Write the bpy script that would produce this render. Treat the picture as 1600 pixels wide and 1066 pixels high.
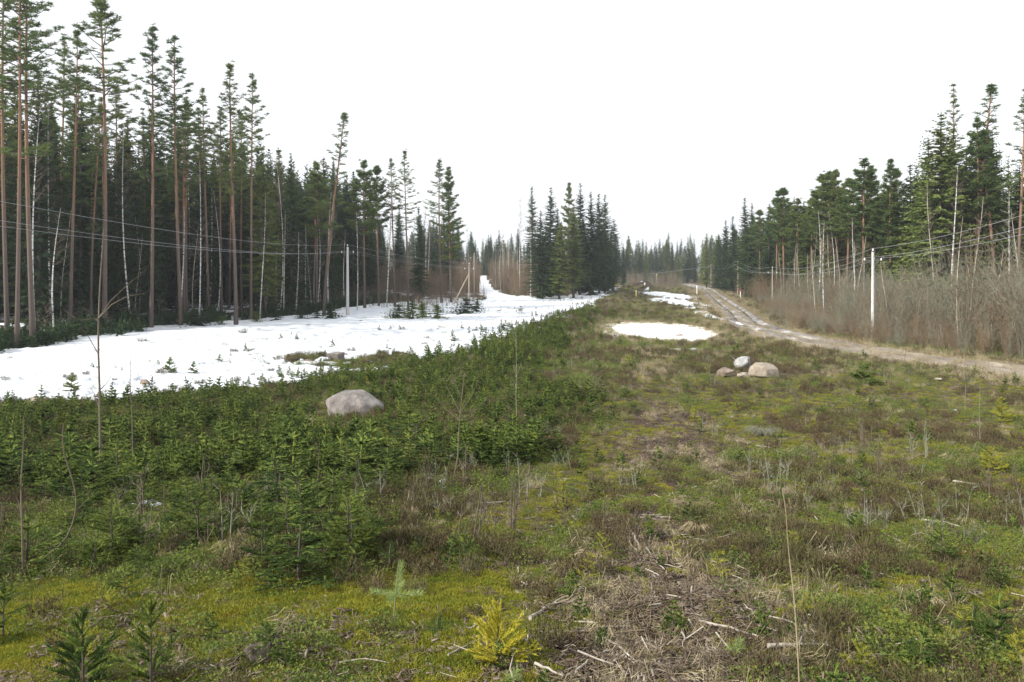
import bpy, math, random
import numpy as np
from mathutils import Vector, Euler

for o in list(bpy.data.objects): bpy.data.objects.remove(o)
SC = bpy.context.scene
COL = SC.collection
PI = math.pi

# ------------------------------------------------------------------ camera, sky, sun, exposure
FP = 1245.0; HOR = 420                              # focal length in photo pixels, row of the horizon
cam = bpy.data.cameras.new('camera'); cam.sensor_width = 36; cam.lens = 36 * FP / 1600
cam.clip_start = 0.1; cam.clip_end = 3000
camo = bpy.data.objects.new('camera', cam); COL.objects.link(camo)
camo.location = (0, 0, 0); camo.rotation_euler = (PI / 2, 0, 0); cam.shift_y = -(533 - HOR) / 1600; SC.camera = camo

SUN_EL = math.radians(33); SUN_AZ = math.radians(-118)   # azimuth of the sun from +Y, negative = left
sun_dir = Vector((math.sin(SUN_AZ) * math.cos(SUN_EL), math.cos(SUN_AZ) * math.cos(SUN_EL), math.sin(SUN_EL)))
sl = bpy.data.lights.new('sun', 'SUN'); sl.energy = 5.0; sl.angle = math.radians(.6); sl.color = (1, .95, .87)
so = bpy.data.objects.new('sun', sl); COL.objects.link(so); so.rotation_euler = sun_dir.to_track_quat('Z', 'Y').to_euler()

W = bpy.data.worlds.new('World'); SC.world = W; W.use_nodes = True
nt = W.node_tree; nt.nodes.clear()
sky = nt.nodes.new('ShaderNodeTexSky'); sky.sky_type = 'NISHITA'; sky.sun_disc = False
sky.sun_elevation = SUN_EL; sky.sun_rotation = SUN_AZ; sky.dust_density = 4; sky.air_density = 1.2
hs = nt.nodes.new('ShaderNodeHueSaturation'); hs.inputs['Saturation'].default_value = 0.30; hs.inputs['Value'].default_value = 1.0
mxw = nt.nodes.new('ShaderNodeMixRGB'); mxw.inputs[0].default_value = 0.6; mxw.inputs[2].default_value = (11.2, 11.5, 11.9, 1)   # thin even cloud
bg = nt.nodes.new('ShaderNodeBackground'); bg.inputs['Strength'].default_value = 0.125
ow = nt.nodes.new('ShaderNodeOutputWorld')
nt.links.new(sky.outputs[0], hs.inputs['Color']); nt.links.new(hs.outputs[0], mxw.inputs[1])
nt.links.new(mxw.outputs[0], bg.inputs['Color']); nt.links.new(bg.outputs[0], ow.inputs[0])

SC.view_settings.view_transform = 'Standard'; SC.view_settings.look = 'None'
SC.view_settings.exposure = 0.28; SC.view_settings.gamma = 1; SC.view_settings.use_curve_mapping = False
SC.render.engine = 'CYCLES'
SC.cycles.max_bounces = 4; SC.cycles.diffuse_bounces = 3; SC.cycles.glossy_bounces = 1
SC.cycles.transmission_bounces = 2; SC.cycles.transparent_max_bounces = 4; SC.cycles.volume_bounces = 0
SC.cycles.use_denoising = True
SC.cycles.use_adaptive_sampling = True; SC.cycles.adaptive_threshold = 0.02
SC.cycles.caustics_reflective = False; SC.cycles.caustics_refractive = False
SC.render.film_transparent = False

# ------------------------------------------------------------------ noise helpers
def _hash(ix, iy, seed):
    n = (ix.astype(np.int64) * 374761393 + iy.astype(np.int64) * 668265263 + seed * 1442695041) & 0xffffffff
    n = ((n ^ (n >> 13)) * 1274126177) & 0xffffffff
    return ((n ^ (n >> 16)) & 0xffffff) / float(0xffffff)
def vnoise(x, y, seed=0):
    x = np.asarray(x, float); y = np.asarray(y, float)
    ix = np.floor(x); iy = np.floor(y); fx = x - ix; fy = y - iy
    fx = fx * fx * (3 - 2 * fx); fy = fy * fy * (3 - 2 * fy)
    a = _hash(ix, iy, seed); b = _hash(ix + 1, iy, seed); c = _hash(ix, iy + 1, seed); d = _hash(ix + 1, iy + 1, seed)
    return (a * (1 - fx) + b * fx) * (1 - fy) + (c * (1 - fx) + d * fx) * fy
def fbm(x, y, sc, oct=4, seed=0):
    s = 0; a = 1; t = 0
    for k in range(oct):
        s = s + a * vnoise(x / sc * 2 ** k + 13.7 * k, y / sc * 2 ** k - 7.1 * k, seed + k); t += a; a *= .55
    return s / t                                     # 0..1, mean .5
def sstep(a, b, x):
    t = np.clip((x - a) / (b - a), 0, 1); return t * t * (3 - 2 * t)
I = np.interp

# ------------------------------------------------------------------ the lie of the land
def B_edge(y):      # where the snow plain on the left meets the bank
    return I(y, [28, 31, 33, 35, 37, 41, 45.5, 52, 61, 90, 147, 290, 500], [-60, -34, -23, -17.5, -13.5, -10, -7.3, -4, 0, 7, 17.7, 41, 70])
def xf_edge(y):     # edge of the left forest
    return I(y, [0, 45, 58, 80, 98, 137, 160, 300, 420], [-46, -39, -38, -39, -28, -19, -17, -24, -40])
def snowroad_x(y):
    return I(y, [0, 40, 47, 58, 72, 85, 96, 120, 150, 200, 260, 330], [-40, -33, -31, -28.5, -23, -14.5, -8.5, -4.0, -1.2, -6.3, -9.4, -11])
def road_x(y):      # dirt road on the right
    return I(y, [0, 30, 41, 47, 61, 74, 90, 112, 140, 174, 250, 330, 420], [30, 28.5, 26.6, 25, 24.4, 24.2, 26.6, 31.8, 37.5, 44.7, 61, 72, 74])
def road_w(y): return I(y, [30, 61, 90, 112, 250], [2.5, 2.7, 2.4, 2.2, 2.2])
def xt_edge(y):     # edge of the brushwood on the right
    return I(y, [0, 40, 57, 78, 112, 130, 220, 300, 420], [36, 31.5, 29, 29, 37, 42, 60, 76, 82])
def path_x(y): return I(y, [4, 7, 15, 28, 36, 60], [.55, 1.25, 3.6, 4.9, 6.2, 11])
POND = (14.4, 76.5, 4.3, 10.3, -6.02)
def height(x, y, fine=True):
    x = np.asarray(x, float); y = np.asarray(y, float)
    C = I(y, [-30, 0, 5, 8, 12, 18, 27, 40, 60, 72, 90, 130, 300, 800], [-2.6, -2.75, -3.0, -3.3, -3.75, -4.3, -4.88, -5.3, -5.85, -6.05, -6.15, -6.25, -6.3, -6.3])
    L = I(y, [-30, 0, 5, 10, 18, 27, 35, 45, 70, 110, 150, 250, 400], [-2.7, -2.8, -3.1, -3.75, -4.55, -5.3, -5.75, -5.95, -5.95, -5.95, -5.8, -5.9, -6.0])
    B = B_edge(y) + np.where(y < 33, 0, 1.5)
    Bs = I(y, [0, 20, 33, 41], [-4, -7, -11, -9.5])
    Bc = np.where(y < 41, Bs, B)
    t = sstep(-1.5, 4.0, x - Bc)
    h = L * (1 - t) + C * t
    cx = I(y, [30, 45, 60, 78, 95, 120, 200, 260], [-4, -1.5, 1.2, 3.9, 7.6, 15, 29, 38])      # crest of the bank
    amp = I(y, [30, 45, 60, 85, 100, 130, 200, 240, 260], [0, .35, .45, .55, .45, .6, .9, .9, 0])
    h = h + amp * np.exp(-((x - cx) / 2.3) ** 2)
    h = h + .85 * sstep(0, 7, xf_edge(y) - x)                          # forest floor
    h = h + .9 * np.exp(-(((x + 20) / 8) ** 2 + ((y - 115) / 16) ** 2)) * sstep(-14, -17, x) * 0.6
    h = h + 3.3 * np.exp(-(((x + 10) / 22) ** 2 + ((y - 285) / 55) ** 2))        # far rise of the snow road
    h = h + .5 * np.exp(-(((x - 27) / 4) ** 2 + ((y - 112) / 16) ** 2)) * (y > 80)    # mossy bank before the far snow patch
    h = h + .5 * sstep(0, 5, x - xt_edge(y))
    h = h + 3.0 * np.exp(-(((x - 37.5) / 3.2) ** 2 + ((y - 228) / 6) ** 2))      # heap of dug soil
    # hummocks
    near = sstep(60, 8, y)
    h = h + (fbm(x, y, 3.0, 3, 5) - .5) * (.34 + 0.1 * near) + (fbm(x, y, .7, 2, 9) - .5) * .13
    if fine: h = h + (fbm(x, y, .22, 2, 17) - .5) * .045 * sstep(60, 15, y)
    # flat beds
    rd = np.abs(x - road_x(y)); k = sstep(4.6, 2.6, rd) * sstep(25, 35, y)
    hr = I(y, [30, 41, 60, 90, 130, 400], [-5.0, -5.35, -5.9, -6.2, -6.3, -6.35])
    h = h * (1 - k) + hr * k
    sd = np.abs(x - snowroad_x(y)); k = sstep(4.5, 2.5, sd) * sstep(34, 42, y) * .75
    h = h * (1 - k) + (-5.93 + 3.3 * np.exp(-(((x + 10) / 22) ** 2 + ((y - 285) / 55) ** 2))) * k
    px, py, ra, rb, pz = POND
    e = np.hypot((x - px) / ra, (y - py) / rb) + (fbm(x, y, 4, 3, 71) - .5) * .30
    k = sstep(1.22, .93, e); h = h * (1 - k) + (pz - .12) * k
    return h

def H(x, y): return float(height(np.array([x]), np.array([y]))[0])
def ray(px, py): return (px - 800) / FP, 1.0, (HOR - py) / FP
def at(px, py, Y):                                   # point on the line of sight at distance Y ahead
    a, b, c = ray(px, py); return Vector((a * Y / b, Y, c * Y / b))
def ground_at(px, py):
    a, b, c = ray(px, py)
    ys = np.geomspace(3.5, 420, 1600); zs = c / b * ys; xs = a / b * ys
    hit = np.nonzero(height(xs, ys) > zs)[0]
    i = hit[0] if len(hit) else -1
    return float(xs[i]), float(ys[i]), float(height(xs[i:i + 1], ys[i:i + 1])[0]) if i >= 0 else -6.
def screen(x, y, z):
    return 800 + FP * x / y, HOR - FP * z / y

# ------------------------------------------------------------------ materials
def mat(name, build, rough=.8, spec=.2):
    m = bpy.data.materials.new(name); m.use_nodes = True; t = m.node_tree; t.nodes.clear()
    out = t.nodes.new('ShaderNodeOutputMaterial'); p = t.nodes.new('ShaderNodeBsdfPrincipled')
    p.inputs['Roughness'].default_value = rough; p.inputs['Specular IOR Level'].default_value = spec
    t.links.new(p.outputs[0], out.inputs[0]); build(t, p); return m
def N(t, ty, **kw):
    n = t.nodes.new(ty)
    for k, v in kw.items(): setattr(n, k, v)
    return n
def ramp(t, fac, stops, mode='LINEAR'):
    r = N(t, 'ShaderNodeValToRGB'); r.color_ramp.interpolation = mode; e = r.color_ramp.elements
    while len(e) < len(stops): e.new(.5)
    for q, (p, c) in zip(e, stops): q.position = p; q.color = (*c, 1) if len(c) == 3 else c
    t.links.new(fac, r.inputs[0]); return r.outputs[0]
def noise(t, scale, detail=3, vec=None, coord='Object', rough=.55):
    n = N(t, 'ShaderNodeTexNoise'); n.inputs['Scale'].default_value = scale; n.inputs['Detail'].default_value = detail
    n.inputs['Roughness'].default_value = rough
    if vec is None: vec = N(t, 'ShaderNodeTexCoord').outputs[coord]
    t.links.new(vec, n.inputs['Vector']); return n.outputs['Fac']
def mix(t, fac, a, b, typ='MIX'):
    m = N(t, 'ShaderNodeMixRGB'); m.blend_type = typ
    for s, v in ((0, fac), (1, a), (2, b)):
        if isinstance(v, (int, float)): m.inputs[s].default_value = v
        elif isinstance(v, tuple): m.inputs[s].default_value = (*v, 1)
        else: t.links.new(v, m.inputs[s])
    return m.outputs[0]
def mth(t, op, a, b=0.0):
    m = N(t, 'ShaderNodeMath'); m.operation = op; m.use_clamp = False
    for s, v in ((0, a), (1, b)):
        if isinstance(v, (int, float)): m.inputs[s].default_value = v
        else: t.links.new(v, m.inputs[s])
    return m.outputs[0]
def bump(t, p, fac, dist, strength=1):
    b = N(t, 'ShaderNodeBump'); b.inputs['Distance'].default_value = dist; b.inputs['Strength'].default_value = strength
    t.links.new(fac, b.inputs['Height']); t.links.new(b.outputs[0], p.inputs['Normal'])

def leafy(name, cols, scale=.8, rough=.7, var=.35):
    """leaf colour that differs from plant to plant and from clump to clump"""
    def b(t, p):
        oi = N(t, 'ShaderNodeObjectInfo')
        g = N(t, 'ShaderNodeNewGeometry'); n = noise(t, scale, 3, g.outputs['Position'], rough=.65)
        f = mth(t, 'ADD', mth(t, 'MULTIPLY', oi.outputs['Random'], .45), mth(t, 'MULTIPLY', mth(t, 'SUBTRACT', n, .2), .95))
        c = ramp(t, f, [(i / (len(cols) - 1), q) for i, q in enumerate(cols)])
        t.links.new(c, p.inputs['Base Color'])
        if 'needle' in name or 'tip' in name or 'leaf' in name:          # needles and leaves let some light through
            tl = N(t, 'ShaderNodeBsdfTranslucent'); t.links.new(c, tl.inputs[0]); ms = N(t, 'ShaderNodeMixShader'); ms.inputs[0].default_value = .3
            t.links.new(p.outputs[0], ms.inputs[1]); t.links.new(tl.outputs[0], ms.inputs[2])
            t.links.new(ms.outputs[0], next(q for q in t.nodes if q.type == 'OUTPUT_MATERIAL').inputs[0])
    return mat(name, b, rough, .15)
def plain(name, a, c, scale=3, rough=.85, bd=0., detail=4):
    def b(t, p):
        n = noise(t, scale, detail)
        t.links.new(ramp(t, n, [(.3, a), (.7, c)]), p.inputs['Base Color'])
        if bd: bump(t, p, n, bd)
    return mat(name, b, rough, .15)

M = {}
M['pine_needle'] = leafy('pine_needle', [(.06, .10, .035), (.095, .14, .042), (.135, .175, .048), (.17, .19, .055)])
M['spruce_needle'] = leafy('spruce_needle', [(.022, .040, .020), (.032, .055, .024), (.045, .075, .028), (.060, .095, .030)])
M['spruce_light'] = leafy('spruce_light', [(.07, .105, .028), (.115, .15, .038), (.155, .18, .045)])
M['young_needle'] = leafy('young_needle', [(.022, .042, .014), (.046, .080, .020), (.085, .125, .027), (.14, .17, .038)], 1.5)
M['young_tip'] = leafy('young_tip', [(.13, .19, .038), (.19, .25, .05), (.26, .29, .06)], 1.5)
M['yellow_needle'] = leafy('yellow_needle', [(.20, .22, .035), (.28, .28, .04), (.38, .34, .05)], 4)
M['gold_needle'] = leafy('gold_needle', [(.38, .36, .04), (.48, .43, .05), (.58, .49, .06)], 4)
M['pale_needle'] = leafy('pale_needle', [(.22, .30, .09), (.30, .38, .13), (.36, .42, .17)], 4)
M['heather'] = leafy('heather', [(.048, .036, .020), (.085, .058, .030), (.085, .080, .030), (.12, .115, .042)], 3)
M['berry_leaf'] = leafy('berry_leaf', [(.05, .08, .02), (.085, .13, .028), (.15, .185, .036), (.25, .24, .045)], 3)
M['dry_grass'] = leafy('dry_grass', [(.16, .13, .07), (.26, .215, .13), (.40, .35, .24)], 3)
M['moss_leaf'] = leafy('moss_leaf', [(.07, .11, .018), (.15, .18, .022), (.27, .26, .03), (.20, .13, .03)], 2)
M['twig'] = leafy('twig', [(.095, .072, .055), (.14, .11, .085), (.18, .155, .12)], 3)
M['twig_grey'] = leafy('twig_grey', [(.13, .13, .095), (.18, .18, .13), (.24, .235, .18)], 2)
M['brush_brown'] = leafy('brush_brown', [(.12, .088, .055), (.18, .13, .08), (.25, .195, .13)], 1)
M['chip'] = leafy('chip', [(.06, .040, .026), (.10, .072, .050), (.165, .13, .095), (.38, .34, .28)], 5)
M['deadwood'] = plain('deadwood', (.20, .17, .135), (.44, .40, .34), 14, .8, .004)
M['bark_dark'] = plain('bark_dark', (.055, .045, .038), (.12, .10, .085), 4, .9)
def pine_bark(t, p):
    tc = N(t, 'ShaderNodeTexCoord'); s = N(t, 'ShaderNodeSeparateXYZ'); t.links.new(tc.outputs['Generated'], s.inputs[0])
    n = noise(t, 3, 4)
    f = mth(t, 'ADD', s.outputs[2], mth(t, 'MULTIPLY', mth(t, 'SUBTRACT', n, .5), .22))
    c = ramp(t, f, [(.05, (.10, .08, .07)), (.30, (.14, .105, .085)), (.50, (.23, .135, .085)), (.75, (.34, .18, .10)), (1, (.28, .17, .10))])
    n2 = noise(t, 14, 3); c = mix(t, mth(t, 'MULTIPLY', n2, .45), c, (.07, .05, .045)); t.links.new(c, p.inputs['Base Color'])
M['pine_bark'] = mat('pine_bark', pine_bark, .9)
def birch_bark(t, p):
    tc = N(t, 'ShaderNodeTexCoord'); mp = N(t, 'ShaderNodeMapping'); mp.inputs['Scale'].default_value = (1, 1, 4.5)
    t.links.new(tc.outputs['Object'], mp.inputs[0]); n = noise(t, 1.6, 4, mp.outputs[0], rough=.7)
    t.links.new(ramp(t, n, [(.40, (.07, .06, .06)), (.50, (.46, .45, .42)), (.6, (.68, .67, .64))]), p.inputs['Base Color'])
M['birch_bark'] = mat('birch_bark', birch_bark, .8)
M['aspen_bark'] = plain('aspen_bark', (.26, .24, .19), (.48, .44, .36), 2.5, .9)
def rockmat(name, cols):
    def b(t, p):
        n = noise(t, 2.2, 5, rough=.65); n2 = noise(t, 30, 3)
        c = ramp(t, n, [(.3, cols[0]), (.5, cols[1]), (.68, cols[2])])
        c = mix(t, mth(t, 'MULTIPLY', ramp(t, n2, [(.45, (0, 0, 0)), (.7, (1, 1, 1))]), .35), c, (.16, .14, .13))
        t.links.new(c, p.inputs['Base Color']); bump(t, p, noise(t, 7, 7, rough=.7), .09)
    return mat(name, b, .85)
M['granite'] = rockmat('granite', [(.10, .09, .085), (.21, .19, .175), (.34, .31, .29)])
M['granite_tan'] = rockmat('granite_tan', [(.20, .165, .13), (.33, .28, .22), (.48, .42, .34)])
M['granite_grey'] = rockmat('granite_grey', [(.22, .22, .22), (.36, .36, .36), (.50, .50, .49)])
M['granite_brown'] = rockmat('granite_brown', [(.13, .10, .08), (.22, .17, .13), (.33, .27, .22)])
M['concrete'] = plain('concrete', (.42, .41, .40), (.60, .59, .57), 6, .9, .004)
M['wood_pole'] = plain('wood_pole', (.24, .20, .16), (.38, .33, .27), 5, .9)
M['wire_metal'] = plain('wire_metal', (.27, .28, .29), (.36, .37, .38), 6, .6)
M['steel_dark'] = plain('steel_dark', (.10, .10, .10), (.17, .16, .15), 6, .6)
M['porcelain'] = plain('porcelain', (.72, .72, .70), (.80, .80, .78), 6, .3)
M['white_paint'] = plain('white_paint', (.70, .70, .68), (.80, .80, .78), 6, .5)
M['yellow_paint'] = plain('yellow_paint', (.62, .52, .16), (.70, .60, .2), 6, .5)
M['red_paint'] = plain('red_paint', (.45, .05, .04), (.5, .07, .05), 6, .5)
M['stump_wood'] = plain('stump_wood', (.045, .035, .03), (.16, .13, .11), 12, .95, .02)

def groundmat(t, p):
    at_ = N(t, 'ShaderNodeAttribute'); at_.attribute_name = 'mask'
    s = N(t, 'ShaderNodeSeparateColor'); t.links.new(at_.outputs['Color'], s.inputs[0])
    n1 = noise(t, .9, 6, rough=.65); n2 = noise(t, 6, 5, rough=.7); n3 = noise(t, 45, 3, rough=.7)
    litter = ramp(t, n3, [(.3, (.03, .022, .016)), (.5, (.07, .048, .034)), (.64, (.12, .09, .065)), (.76, (.30, .26, .20))])
    heath = ramp(t, n2, [(.3, (.06, .055, .028)), (.5, (.09, .085, .035)), (.7, (.13, .10, .05))])
    moss = ramp(t, n2, [(.28, (.07, .09, .018)), (.45, (.13, .15, .025)), (.58, (.23, .21, .035)), (.72, (.20, .11, .035))])
    grass = ramp(t, n3, [(.3, (.22, .17, .10)), (.55, (.38, .31, .20)), (.75, (.5, .43, .31))])
    def w(ch, g=1.6): 
        return mth(t, 'MINIMUM', mth(t, 'MAXIMUM', mth(t, 'ADD', mth(t, 'MULTIPLY', mth(t, 'SUBTRACT', n1, .5), 2.2), mth(t, 'MULTIPLY', mth(t, 'SUBTRACT', s.outputs[ch], .0), g)), 0.), 1.)
    c = mix(t, mth(t, 'MINIMUM', mth(t, 'MAXIMUM', mth(t, 'MULTIPLY', mth(t, 'SUBTRACT', n2, .44), 8), 0), 1), litter, heath)
    def wm(ch): return mth(t, 'MINIMUM', mth(t, 'MAXIMUM', mth(t, 'MULTIPLY', mth(t, 'ADD', mth(t, 'SUBTRACT', n1, 1.05), s.outputs[ch]), 5), 0), 1)
    c = mix(t, wm(0), c, moss); c = mix(t, wm(1), c, litter); c = mix(t, wm(2), c, grass)
    t.links.new(c, p.inputs['Base Color'])
    bump(t, p, n3, .03)
M['ground'] = mat('ground', groundmat, .95, .1)
def snowmat(t, p):
    n = noise(t, .35, 4); n2 = noise(t, 14, 4, rough=.7)
    c = ramp(t, n, [(.35, (.66, .70, .76)), (.65, (.80, .82, .85))])
    # old snow: needles, bark and dirt specks melted out at the surface
    d = ramp(t, n2, [(.66, (0, 0, 0)), (.76, (1, 1, 1))])
    c = mix(t, mth(t, 'MULTIPLY', d, .6), c, (.26, .22, .18)); t.links.new(c, p.inputs['Base Color'])
    bump(t, p, noise(t, 2.5, 7, rough=.7), .22)
M['snow'] = mat('snow', snowmat, .7, .3)
def roadmat(t, p):
    tc = N(t, 'ShaderNodeTexCoord'); mp = N(t, 'ShaderNodeMapping'); mp.inputs['Scale'].default_value = (1, .18, 1)
    t.links.new(tc.outputs['Object'], mp.inputs[0])
    n = noise(t, 1.1, 6, mp.outputs[0], rough=.65); n3 = noise(t, 22, 4, rough=.7)
    tan_ = ramp(t, n, [(.3, (.12, .10, .08)), (.5, (.24, .205, .16)), (.66, (.38, .33, .25))])
    wet = ramp(t, n, [(.33, (.07, .063, .057)), (.46, (.17, .155, .145)), (.57, (.30, .285, .27)), (.68, (.66, .66, .67))])
    s = N(t, 'ShaderNodeSeparateXYZ'); t.links.new(tc.outputs['Object'], s.inputs[0])
    f = mth(t, 'MINIMUM', mth(t, 'MAXIMUM', mth(t, 'MULTIPLY', mth(t, 'SUBTRACT', s.outputs[1], 60), .06), 0), 1)
    c = mix(t, f, tan_, wet); c = mix(t, mth(t, 'MULTIPLY', n3, .3), c, (.09, .075, .06)); t.links.new(c, p.inputs['Base Color'])
    bump(t, p, n3, .04)
M['road'] = mat('road', roadmat, .75, .3)
def icemat(t, p):
    n = noise(t, .35, 5)
    t.links.new(ramp(t, n, [(.35, (.78, .74, .66)), (.5, (.84, .82, .77)), (.65, (.88, .88, .87))]), p.inputs['Base Color'])
    bump(t, p, noise(t, 3, 4), .02)
M['ice'] = mat('ice', icemat, .45, .5)
M['soil'] = plain('soil', (.10, .075, .06), (.20, .16, .13), 2, .95, .05)

# ------------------------------------------------------------------ mesh building
class MB:
    def __init__(s): s.V = []; s.F = []; s.m = []; s.n = 0; s.Q = []; s.qm = []
    def add(s, V, F, m=0):
        V = np.asarray(V, float).reshape(-1, 3); F = np.asarray(F, np.int64)
        s.V.append(V)
        (s.F if F.shape[1] == 3 else s.Q).append(F + s.n); (s.m if F.shape[1] == 3 else s.qm).append(np.full(len(F), m, np.int32)); s.n += len(V)
    def tube(s, P, R, k=5, m=0, cap=False):
        P = np.asarray(P, float); R = np.broadcast_to(np.asarray(R, float), (len(P),))
        T = np.gradient(P, axis=0); T /= np.linalg.norm(T, axis=1, keepdims=True) + 1e-9
        ref = np.array([1., 0, 0]) if abs(T[0][0]) < .8 else np.array([0, 1., 0])
        A = np.cross(T, ref); A /= np.linalg.norm(A, axis=1, keepdims=True) + 1e-9; Bn = np.cross(T, A)
        a = np.arange(k) * 2 * PI / k
        V = P[:, None] + R[:, None, None] * (np.cos(a)[None, :, None] * A[:, None] + np.sin(a)[None, :, None] * Bn[:, None])
        n = len(P); i = np.arange(n - 1)[:, None] * k; j = np.arange(k)[None]; j2 = (j + 1) % k
        F = np.stack([i + j, i + j2, i + k + j2, i + k + j], -1).reshape(-1, 4)
        s.add(V.reshape(-1, 3), F, m)
        if cap:
            for e, c in ((0, P[0]), (n - 1, P[-1])):
                b = s.n; ring = V[e]; s.add(np.vstack([ring, c]), [[q, (q + 1) % k, k] for q in range(k)], m)
    def blades(s, P0, P1, w, m=0, rng=None, side=None):
        P0 = np.asarray(P0, float).reshape(-1, 3); P1 = np.asarray(P1, float).reshape(-1, 3); D = P1 - P0
        if side is None:
            r = rng.normal(size=P0.shape); side = np.cross(D, r)
        side = side / (np.linalg.norm(side, axis=1, keepdims=True) + 1e-9)
        w = np.broadcast_to(np.asarray(w, float), (len(P0),))[:, None] * .5
        V = np.stack([P0 + side * w, P0 - side * w, P1], 1).reshape(-1, 3)
        s.add(V, np.arange(len(V)).reshape(-1, 3), m)
    def diamonds(s, C, D, w, m, rng):                 # small leaf: two triangles sharing the midrib
        C = np.asarray(C, float); r = rng.normal(size=C.shape); sd = np.cross(D, r); sd /= np.linalg.norm(sd, axis=1, keepdims=True) + 1e-9
        sd = sd * (np.broadcast_to(w, (len(C),))[:, None] * .5)
        V = np.stack([C, C + D * .5 + sd, C + D, C + D * .5 - sd], 1).reshape(-1, 3)
        s.add(V, np.arange(len(V)).reshape(-1, 4), m)
    def mesh(s, name, mats, smooth=False):
        me = bpy.data.meshes.new(name); V = np.concatenate(s.V)
        T = np.concatenate(s.F) if s.F else np.zeros((0, 3), np.int64); Q = np.concatenate(s.Q) if s.Q else np.zeros((0, 4), np.int64)
        mi = np.concatenate(s.m + s.qm)
        me.vertices.add(len(V)); me.vertices.foreach_set('co', V.astype(np.float32).ravel())
        me.loops.add(T.size + Q.size); me.loops.foreach_set('vertex_index', np.concatenate([T.ravel(), Q.ravel()]).astype(np.int32))
        me.polygons.add(len(T) + len(Q))
        ls = np.concatenate([np.arange(len(T)) * 3, T.size + np.arange(len(Q)) * 4]).astype(np.int32)
        me.polygons.foreach_set('loop_start', ls)
        for m_ in mats: me.materials.append(M[m_])
        if len(mats) > 1: me.polygons.foreach_set('material_index', mi)
        if smooth: me.polygons.foreach_set('use_smooth', np.ones(len(T) + len(Q), bool))
        me.update(calc_edges=True); return me

def put(name, me, parent=None, loc=(0, 0, 0), rz=0., sc=(1, 1, 1), **props):
    o = bpy.data.objects.new(name, me); COL.objects.link(o)
    o.location = loc; o.rotation_euler = (0, 0, rz); o.scale = sc
    if parent is not None: o.parent = parent
    for k, v in props.items():
        if v: o[k] = v
    return o
def thing(name, parts, loc, rz, sc, label, cat, group=None, tilt=None):
    """an Empty at the base, with its part meshes under it; meshes are shared between alike things"""
    r = put(name, None, None, loc, rz, sc, label=label, category=cat, group=group)
    r.empty_display_size = .2
    if tilt: r.rotation_euler = (tilt[0], tilt[1], rz)
    for pn, me in parts: put(pn, me, r)
    return r

def sheet(X, Y, Z, name, mats, **props):
    r, c = X.shape; mb = MB(); i = np.arange(r - 1)[:, None] * c; j = np.arange(c - 1)[None]
    F = np.stack([i + j, i + j + 1, i + c + j + 1, i + c + j], -1).reshape(-1, 4)
    mb.add(np.stack([X, Y, Z], -1).reshape(-1, 3), F); me = mb.mesh(name, mats, True)
    return put(name, me, **props)

# ------------------------------------------------------------------ ground
ys = np.concatenate([np.linspace(-30, 2, 12), np.geomspace(2.6, 480, 560), [560, 700, 900, 1300, 2000]])
us = np.linspace(-1, 1, 420); us = us * (.75 + .25 * us ** 2)
Yg, Ug = np.meshgrid(ys, us, indexing='ij'); Xg = Ug * (np.maximum(Yg, 0) * .98 + 14 + 26 * (Yg < 2))
Zg = height(Xg, Yg)
ground = sheet(Xg, Yg, Zg, 'ground', ['ground'], kind='structure')
moss = .25 + .45 * sstep(9.5, 6, Yg) * sstep(.6, -.8, Xg) + .25 * sstep(3, 6, Xg) * sstep(30, 10, Yg) + .3 * sstep(60, 80, Yg) * sstep(8, 14, Xg)
moss = moss + .3 * (fbm(Xg, Yg, 5, 2, 33) - .5)
pd = np.abs(Xg - path_x(Yg)); lit = 1.0 * sstep(2.6, .7, pd) * sstep(60, 40, Yg) + .35 * sstep(3, 6, Xg) * (Yg < 40)
lit = np.maximum(lit, 1.2 * sstep(0, 4, xf_edge(Yg) - Xg)); lit = np.maximum(lit, 1.2 * np.exp(-(((Xg - 37.5) / 4) ** 2 + ((Yg - 228) / 7) ** 2)))
gr = .85 * sstep(7.5, 3.2, np.abs(Xg - road_x(Yg))) * sstep(30, 42, Yg) * sstep(110, 70, Yg) + .28 * sstep(1.6, .4, pd) * (Yg > 13) * sstep(60, 40, Yg)
gr = np.maximum(gr, .55 * sstep(0, 3, Xg - xt_edge(Yg))); gr = np.maximum(gr, .6 * sstep(14, 9, np.hypot((Xg - 14) / .8, (Yg - 76) / 1.4)))
at_ = ground.data.color_attributes.new('mask', 'FLOAT_COLOR', 'POINT')
at_.data.foreach_set('color', np.stack([moss, lit, gr, np.ones_like(gr)], -1).astype(np.float32).ravel())

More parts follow.
